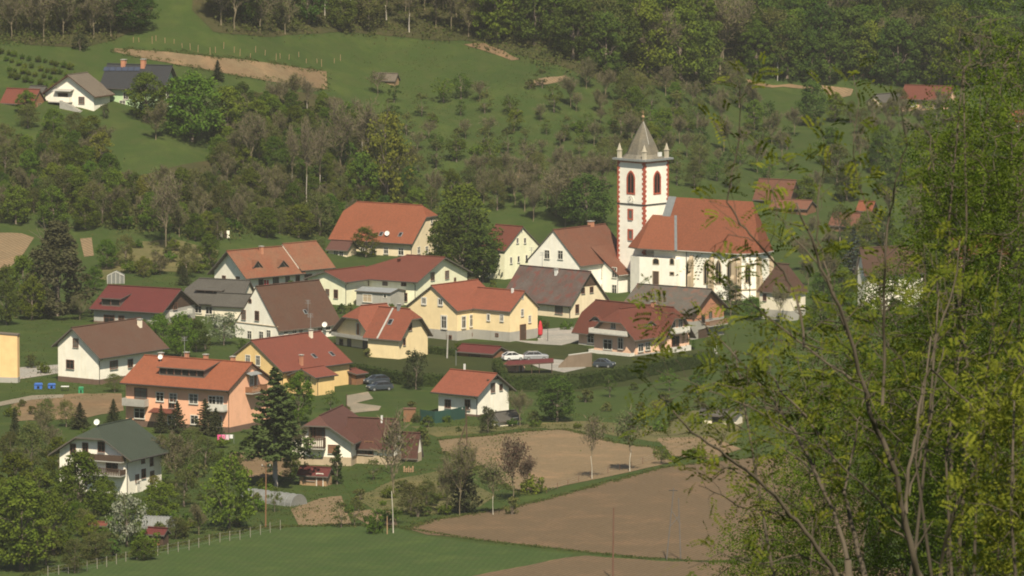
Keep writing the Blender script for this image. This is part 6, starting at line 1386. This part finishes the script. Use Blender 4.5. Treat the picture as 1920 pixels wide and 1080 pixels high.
# ---------------------------------------------------------------- foreground trees
def fgat(px, py, Y): return at(px, py, Y)
def branchy(mb, path, r0, r1, Y0, dY=0.0, tips=None, seed=0, sub=True):
    rs = random.Random(seed); n = len(path); pts = []
    for i, (x, y) in enumerate(path): pts.append(fgat(x, y, Y0+dY*i/max(1, n-1)+rs.uniform(-.15, .15)))
    fine = []
    for a, b in zip(pts, pts[1:]):
        for k in range(3): fine.append(a.lerp(b, k/3)+Vector((rs.gauss(0,.008), rs.gauss(0,.02), rs.gauss(0,.008))))
    fine.append(pts[-1]); m = len(fine)
    mb.tube(fine, [0.66*(r0+(r1-r0)*i/(m-1)) for i in range(m)], 7)
    if sub:
        for i in range(2, m-1):
            if rs.random() < .75:
                d = (fine[i+1]-fine[i-1]).normalized(); sgn = rs.choice((-1, 1)); s_ = Vector((-d.z*sgn, rs.uniform(-.5,.5), d.x*sgn)).normalized()
                dd = (d*.75+s_*rs.uniform(.4,1)).normalized(); L = rs.uniform(.14, .48); q0 = fine[i]; tw = [q0]
                for k in range(4): dd = (dd+Vector((rs.gauss(0,.2), rs.gauss(0,.2), rs.gauss(0,.15)+.05))).normalized(); q0 = q0+dd*L/4; tw.append(q0)
                rr = max(.0035, (r0+(r1-r0)*i/(m-1))*.28); mb.tube(tw, [rr, rr*.8, rr*.65, rr*.5, .003], 4)
                if tips is not None: tips += [(tw[k], dd) for k in (2, 3, 4)]
    if tips is not None: tips += [(fine[-1], (fine[-1]-fine[-2]).normalized())]*3
    return pts
def pinnate(points, mat, name, nleaf=9, seed=1, size=.05, length=.24, droop=.35, crowd=.2):
    rs = np.random.RandomState(seed); cs, ns, ss, ts, up = [], [], [], [], []
    V_, T_ = [], []
    for p, d, tint in points:
        d = np.array(d)+rs.normal(size=3)*.55; d /= np.linalg.norm(d); L = length*rs.uniform(.6, 1.15); s_ = np.cross(d, rs.normal(size=3)+np.array([0,0,1.5])); s_ /= np.linalg.norm(s_)
        p = np.array(p)+rs.normal(size=3)*crowd*.3
        for k in range(nleaf):
            t = (k+1)/nleaf; c = p+d*L*t+np.array([0,0,-1])*droop*L*t*t
            for sg in ((-1, 1) if k < nleaf-1 else (0,)):
                dr = (s_*sg+d*.35); dr /= np.linalg.norm(dr); ln = size*rs.uniform(.8, 1.15); w = ln*.42
                a = c+dr*.005; e = c+dr*ln; nn = np.cross(dr, d)+rs.normal(size=3)*.25; sd_ = np.cross(nn, dr); sd_ /= max(1e-6, np.linalg.norm(sd_))
                m_ = (a+e)/2; V_ += [a, m_+sd_*w*.5, e, m_-sd_*w*.5]; T_ += [min(1, max(0, tint+rs.uniform(-.15, .15)))]*4
    n = len(V_)//4; me = bpy.data.meshes.new(name); me.vertices.add(4*n); me.vertices.foreach_set('co', np.array(V_, dtype=np.float32).ravel())
    me.loops.add(4*n); me.loops.foreach_set('vertex_index', np.arange(4*n, dtype=np.int32)); me.polygons.add(n); me.polygons.foreach_set('loop_start', np.arange(0, 4*n, 4, dtype=np.int32)); me.polygons.foreach_set('loop_total', np.full(n, 4, dtype=np.int32)); me.update(calc_edges=True)
    at_ = me.attributes.new('tint', 'FLOAT', 'POINT'); at_.data.foreach_set('value', np.array(T_, dtype=np.float32)); me.materials.append(mat); return me
YF = 60.0
base = Vector((fgat(1640, 1080, YF).x, YF, ground(fgat(1640, 1080, YF).x, YF)))
def ltree(label, paths, stems, Y0, seed, name='locust_tree', rootx=None, bark='barkf', leafk=1.0, fol='locl'):
    b = Vector((fgat(rootx, 1080, Y0).x, Y0, 0)); b.z = ground(b.x, b.y); r = empty(name, b, label, 'tree'); tips = []; mb = MB(); rs = random.Random(seed)
    for i, (path, r0, r1, dY) in enumerate(paths):
        pts = branchy(mb, path, r0, r1, Y0, dY, tips, seed*31+i)
        if i in stems:
            a = pts[0]; q0 = b+Vector((rs.uniform(-.12,.12), rs.uniform(-.1,.1), -.4)); mb.tube([q0, q0.lerp(a, .45)+Vector((rs.uniform(-.1,.1), 0, 0)), a], [r0*2.0, r0*1.5, r0], 8)
    mb.v = [v-b for v in mb.v]; me = tube_mesh('trunk', mb, M[bark]); o = bpy.data.objects.new('trunk', me); C.objects.link(o); o.parent = r
    L = []
    for p, d in tips:
        for _ in range(max(1, int(rs.uniform(.4, 2.3)*leafk+.5))): L.append(((p-b)[:], d[:], rs.random()))
    me = pinnate(L, M[fol], 'crown', seed=seed); o = bpy.data.objects.new('crown', me); C.objects.link(o); o.parent = r
    return r
ltree('tall many-stemmed locust tree with thin grey stems and sparse yellow-green leaves, right foreground', [
 ([(1573,1090),(1520,1010),(1480,963),(1453,927),(1397,880),(1347,843),(1297,810),(1262,770)], .036, .012, -1.5),
 ([(1480,963),(1400,955),(1350,930),(1310,910)], .014, .005, -.8),
 ([(1480,963),(1420,900),(1370,880),(1340,870)], .012, .005, .5),
 ([(1623,1090),(1603,1003),(1580,927),(1563,863),(1553,837),(1510,780),(1470,740),(1440,700)], .038, .012, 1.0),
 ([(1580,927),(1600,850),(1610,790),(1622,740),(1640,690)], .020, .008, .5),
 ([(1590,1050),(1567,963),(1527,883),(1487,807),(1467,777),(1440,740),(1400,690),(1350,640),(1310,600)], .034, .008, 2.0),
 ([(1487,807),(1420,770),(1350,740),(1290,715),(1230,695)], .014, .004, -.6),
 ([(1527,883),(1450,830),(1390,800),(1340,770),(1300,750)], .014, .004, .6),
 ([(1727,1090),(1710,1037),(1695,970),(1680,893),(1653,820),(1630,770),(1620,720),(1600,655),(1573,573),(1540,500),(1520,447),(1493,380)], .052, .014, -1.0),
 ([(1593,640),(1560,540),(1540,470),(1530,400),(1540,330),(1560,280)], .018, .006, .5),
 ([(1510,653),(1493,560),(1470,510),(1413,450),(1390,420),(1363,377),(1380,290),(1388,200),(1386,150)], .020, .006, -.6),
 ([(1620,720),(1560,690),(1510,653),(1450,600),(1400,560),(1350,520)], .020, .006, .4),
 ([(1697,960),(1703,880),(1720,803),(1730,740),(1742,690),(1760,620),(1790,540),(1800,450)], .030, .010, .8),
 ([(1703,930),(1725,860),(1745,790),(1752,720),(1770,650)], .018, .007, .5),
 ([(1657,760),(1657,640),(1658,560),(1660,480),(1667,400),(1680,340),(1700,270),(1690,200)], .024, .007, -.8),
 ([(1693,997),(1647,937),(1590,883),(1540,840),(1480,812),(1440,800)], .018, .006, -.5),
 ([(1660,480),(1630,410),(1610,340),(1600,260),(1610,190),(1600,140)], .012, .004, .4),
 ([(1540,500),(1490,450),(1460,400),(1440,340),(1450,300)], .012, .004, .3),
 ([(1413,450),(1370,440),(1330,470)], .008, .003, .3),
 ([(1470,780),(1400,730),(1340,720),(1280,735),(1225,760)], .010, .004, -.3),
 ([(1310,600),(1260,590),(1215,575)], .008, .003, -.3),
 ([(1742,690),(1800,740),(1850,790),(1880,850)], .016, .008, -.3),
 ([(1760,1090),(1780,980),(1830,880),(1845,800),(1850,700),(1900,600)], .030, .010, -1.2),
 ([(1590,1085),(1500,1040),(1420,1060),(1350,1040),(1290,1065)], .014, .005, -.8),
], (0, 3, 5, 8, 22), YF, 5, rootx=1660, leafk=.6)
# dense leafy trees behind and right
def dense(label, poly, nclump, Y0, dY, seed, rootx, name='leafy_tree', per=13, tint=(0, 1), stems=6, fol='fgl', size=.062, crowd=.45, nl=4):
    rs = random.Random(seed); b = Vector((fgat(rootx, 1080, Y0).x, Y0, 0)); b.z = ground(b.x, b.y); r = empty(name, b, label, 'tree'); mb = MB(); cl = []
    xs_, ys_ = [q_[0] for q_ in poly], [q_[1] for q_ in poly]
    while len(cl) < nclump:
        x, y = rs.uniform(min(xs_), max(xs_)), rs.uniform(min(ys_), max(ys_))
        if inpoly(x, y, poly): cl.append(fgat(x, y, Y0+rs.uniform(-dY, dY)))
    top = b+Vector((0,0,0)); nodes = []
    for i in range(stems):
        tgt = rs.choice(cl); a = b+Vector((rs.uniform(-.2,.2), rs.uniform(-.2,.2), -.5)); pts = [a.lerp(tgt, k/7)+Vector((rs.gauss(0,.12), rs.gauss(0,.1), 0))*(1 if 0 < k < 7 else 0)+Vector((0,0,.9*math.sin(math.pi*k/7))) for k in range(8)]
        mb.tube(pts, [.05-.006*k for k in range(8)], 6); nodes += pts[2:]
    L = []
    have = np.array([q_[:] for q_ in nodes]); dist = [float(np.min(np.linalg.norm(have-np.array(c[:]), axis=1))) for c in cl]
    for c in [cl[i] for i in np.argsort(dist)]:       # every leaf clump hangs on the nearest branch grown so far
        ca = np.array(c[:]); dd_ = np.linalg.norm(have-ca, axis=1)+np.maximum(0, have[:, 2]-ca[2])*.8; j = int(np.argmin(dd_)); nd = Vector(have[j])
        mid = nd.lerp(c, .5)+Vector((rs.gauss(0,.03), rs.gauss(0,.03), .02)); mb.tube([nd, mid, c], [.008, .006, .003], 3)
        have = np.vstack([have, [mid[:], c[:]]])
    for c in cl:
        t0 = rs.uniform(*tint); m = int(per*rs.uniform(.5, 1.5)); R_ = crowd*rs.uniform(.5, 1.2)
        for _ in range(m):
            d = Vector((rs.gauss(0,1), rs.gauss(0,1), rs.gauss(0,1))).normalized(); L.append(((c+d*R_*rs.random()**.5-b)[:], (d+Vector((0,0,.3)))[:], min(1, max(0, t0+rs.uniform(-.2,.2)))))
    mb.v = [v-b for v in mb.v]; me = tube_mesh('trunk', mb, M['barkf']); o = bpy.data.objects.new('trunk', me); C.objects.link(o); o.parent = r
    me = pinnate(L, M[fol], 'crown', nleaf=nl, seed=seed, size=size, length=.20, droop=.2); o = bpy.data.objects.new('crown', me); C.objects.link(o); o.parent = r
dense('tall dense dark green leafy tree filling the right edge of the foreground', [(1940,90),(1860,110),(1830,200),(1760,280),(1715,330),(1720,450),(1770,520),(1740,600),(1700,650),(1740,760),(1700,900),(1740,1100),(1940,1100)], 1500, 74, 2.8, 3, 1850, per=9, size=.046, crowd=.36, nl=4, tint=(.1,1))
dense('dense green leafy tree behind the bare locust stems, lower right', [(1500,830),(1560,760),(1640,720),(1720,700),(1780,800),(1780,1100),(1330,1100),(1380,1010),(1440,950),(1480,900)], 900, 80, 2.6, 4, 1600, per=8, size=.046, crowd=.36, tint=(0,.7))
dense('loose mid-green leafy tree behind the locust stems, right of the church', [(1540,600),(1620,560),(1700,470),(1740,420),(1760,560),(1780,760),(1700,860),(1600,840),(1520,860),(1440,900),(1480,800),(1500,700)], 520, 84, 2.6, 12, 1680, per=7, size=.045, crowd=.34, tint=(0,.6))
dense('sparse green sapling crown above the dense tree, upper right', [(1925,0),(1790,40),(1770,150),(1720,230),(1700,330),(1760,330),(1850,200),(1925,120)], 60, 72, 1.4, 8, 1800, per=6, stems=3, crowd=.25, size=.045)
dense('leafy bush with bright fresh leaves in the lower right corner', [(1930,680),(1850,720),(1830,820),(1850,900),(1800,960),(1840,1100),(1930,1100)], 60, 56, .8, 6, 1900, 'leafy_tree', 10, (.5, 1), 3, 'locl', .05, .3, 8)
dense('thin leafy locust crown with yellow-green sprays in the middle right foreground', [(1330,700),(1420,620),(1520,560),(1640,560),(1700,520),(1720,420),(1850,560),(1900,700),(1850,900),(1700,850),(1560,830),(1420,780)], 220, 66, 1.8, 9, 1700, 'locust_tree', 4, (0, .7), 5, 'locl', .05, .35, 8)

# ---------------------------------------------------------------- haze: one closed box of even pale air round camera and scene
mb = MB(); mb.box((-3600, -3100, -60), (7200, 0, 0), (0, 9200, 0), (0, 0, 2000)); 
m = bpy.data.materials.new('haze'); m.use_nodes = True; n_ = m.node_tree; n_.nodes.remove(n_.nodes['Principled BSDF']); v_ = n_.nodes.new('ShaderNodeVolumePrincipled')
v_.inputs['Color'].default_value = (.92, .90, .80, 1); v_.inputs['Density'].default_value = HAZE; v_.inputs['Anisotropy'].default_value = .1; n_.links.new(v_.outputs[0], n_.nodes['Material Output'].inputs['Volume'])
zt = max(v[2] for v in vv); hz = MB(); hz.box((-3540, -3040, -70), (7080, 0, 0), (0, 9100, 0), (0, 0, max(zt, HC)+90))
if HAZE > 0:
    ho = hz.build('haze', m); tag(ho, kind='stuff')
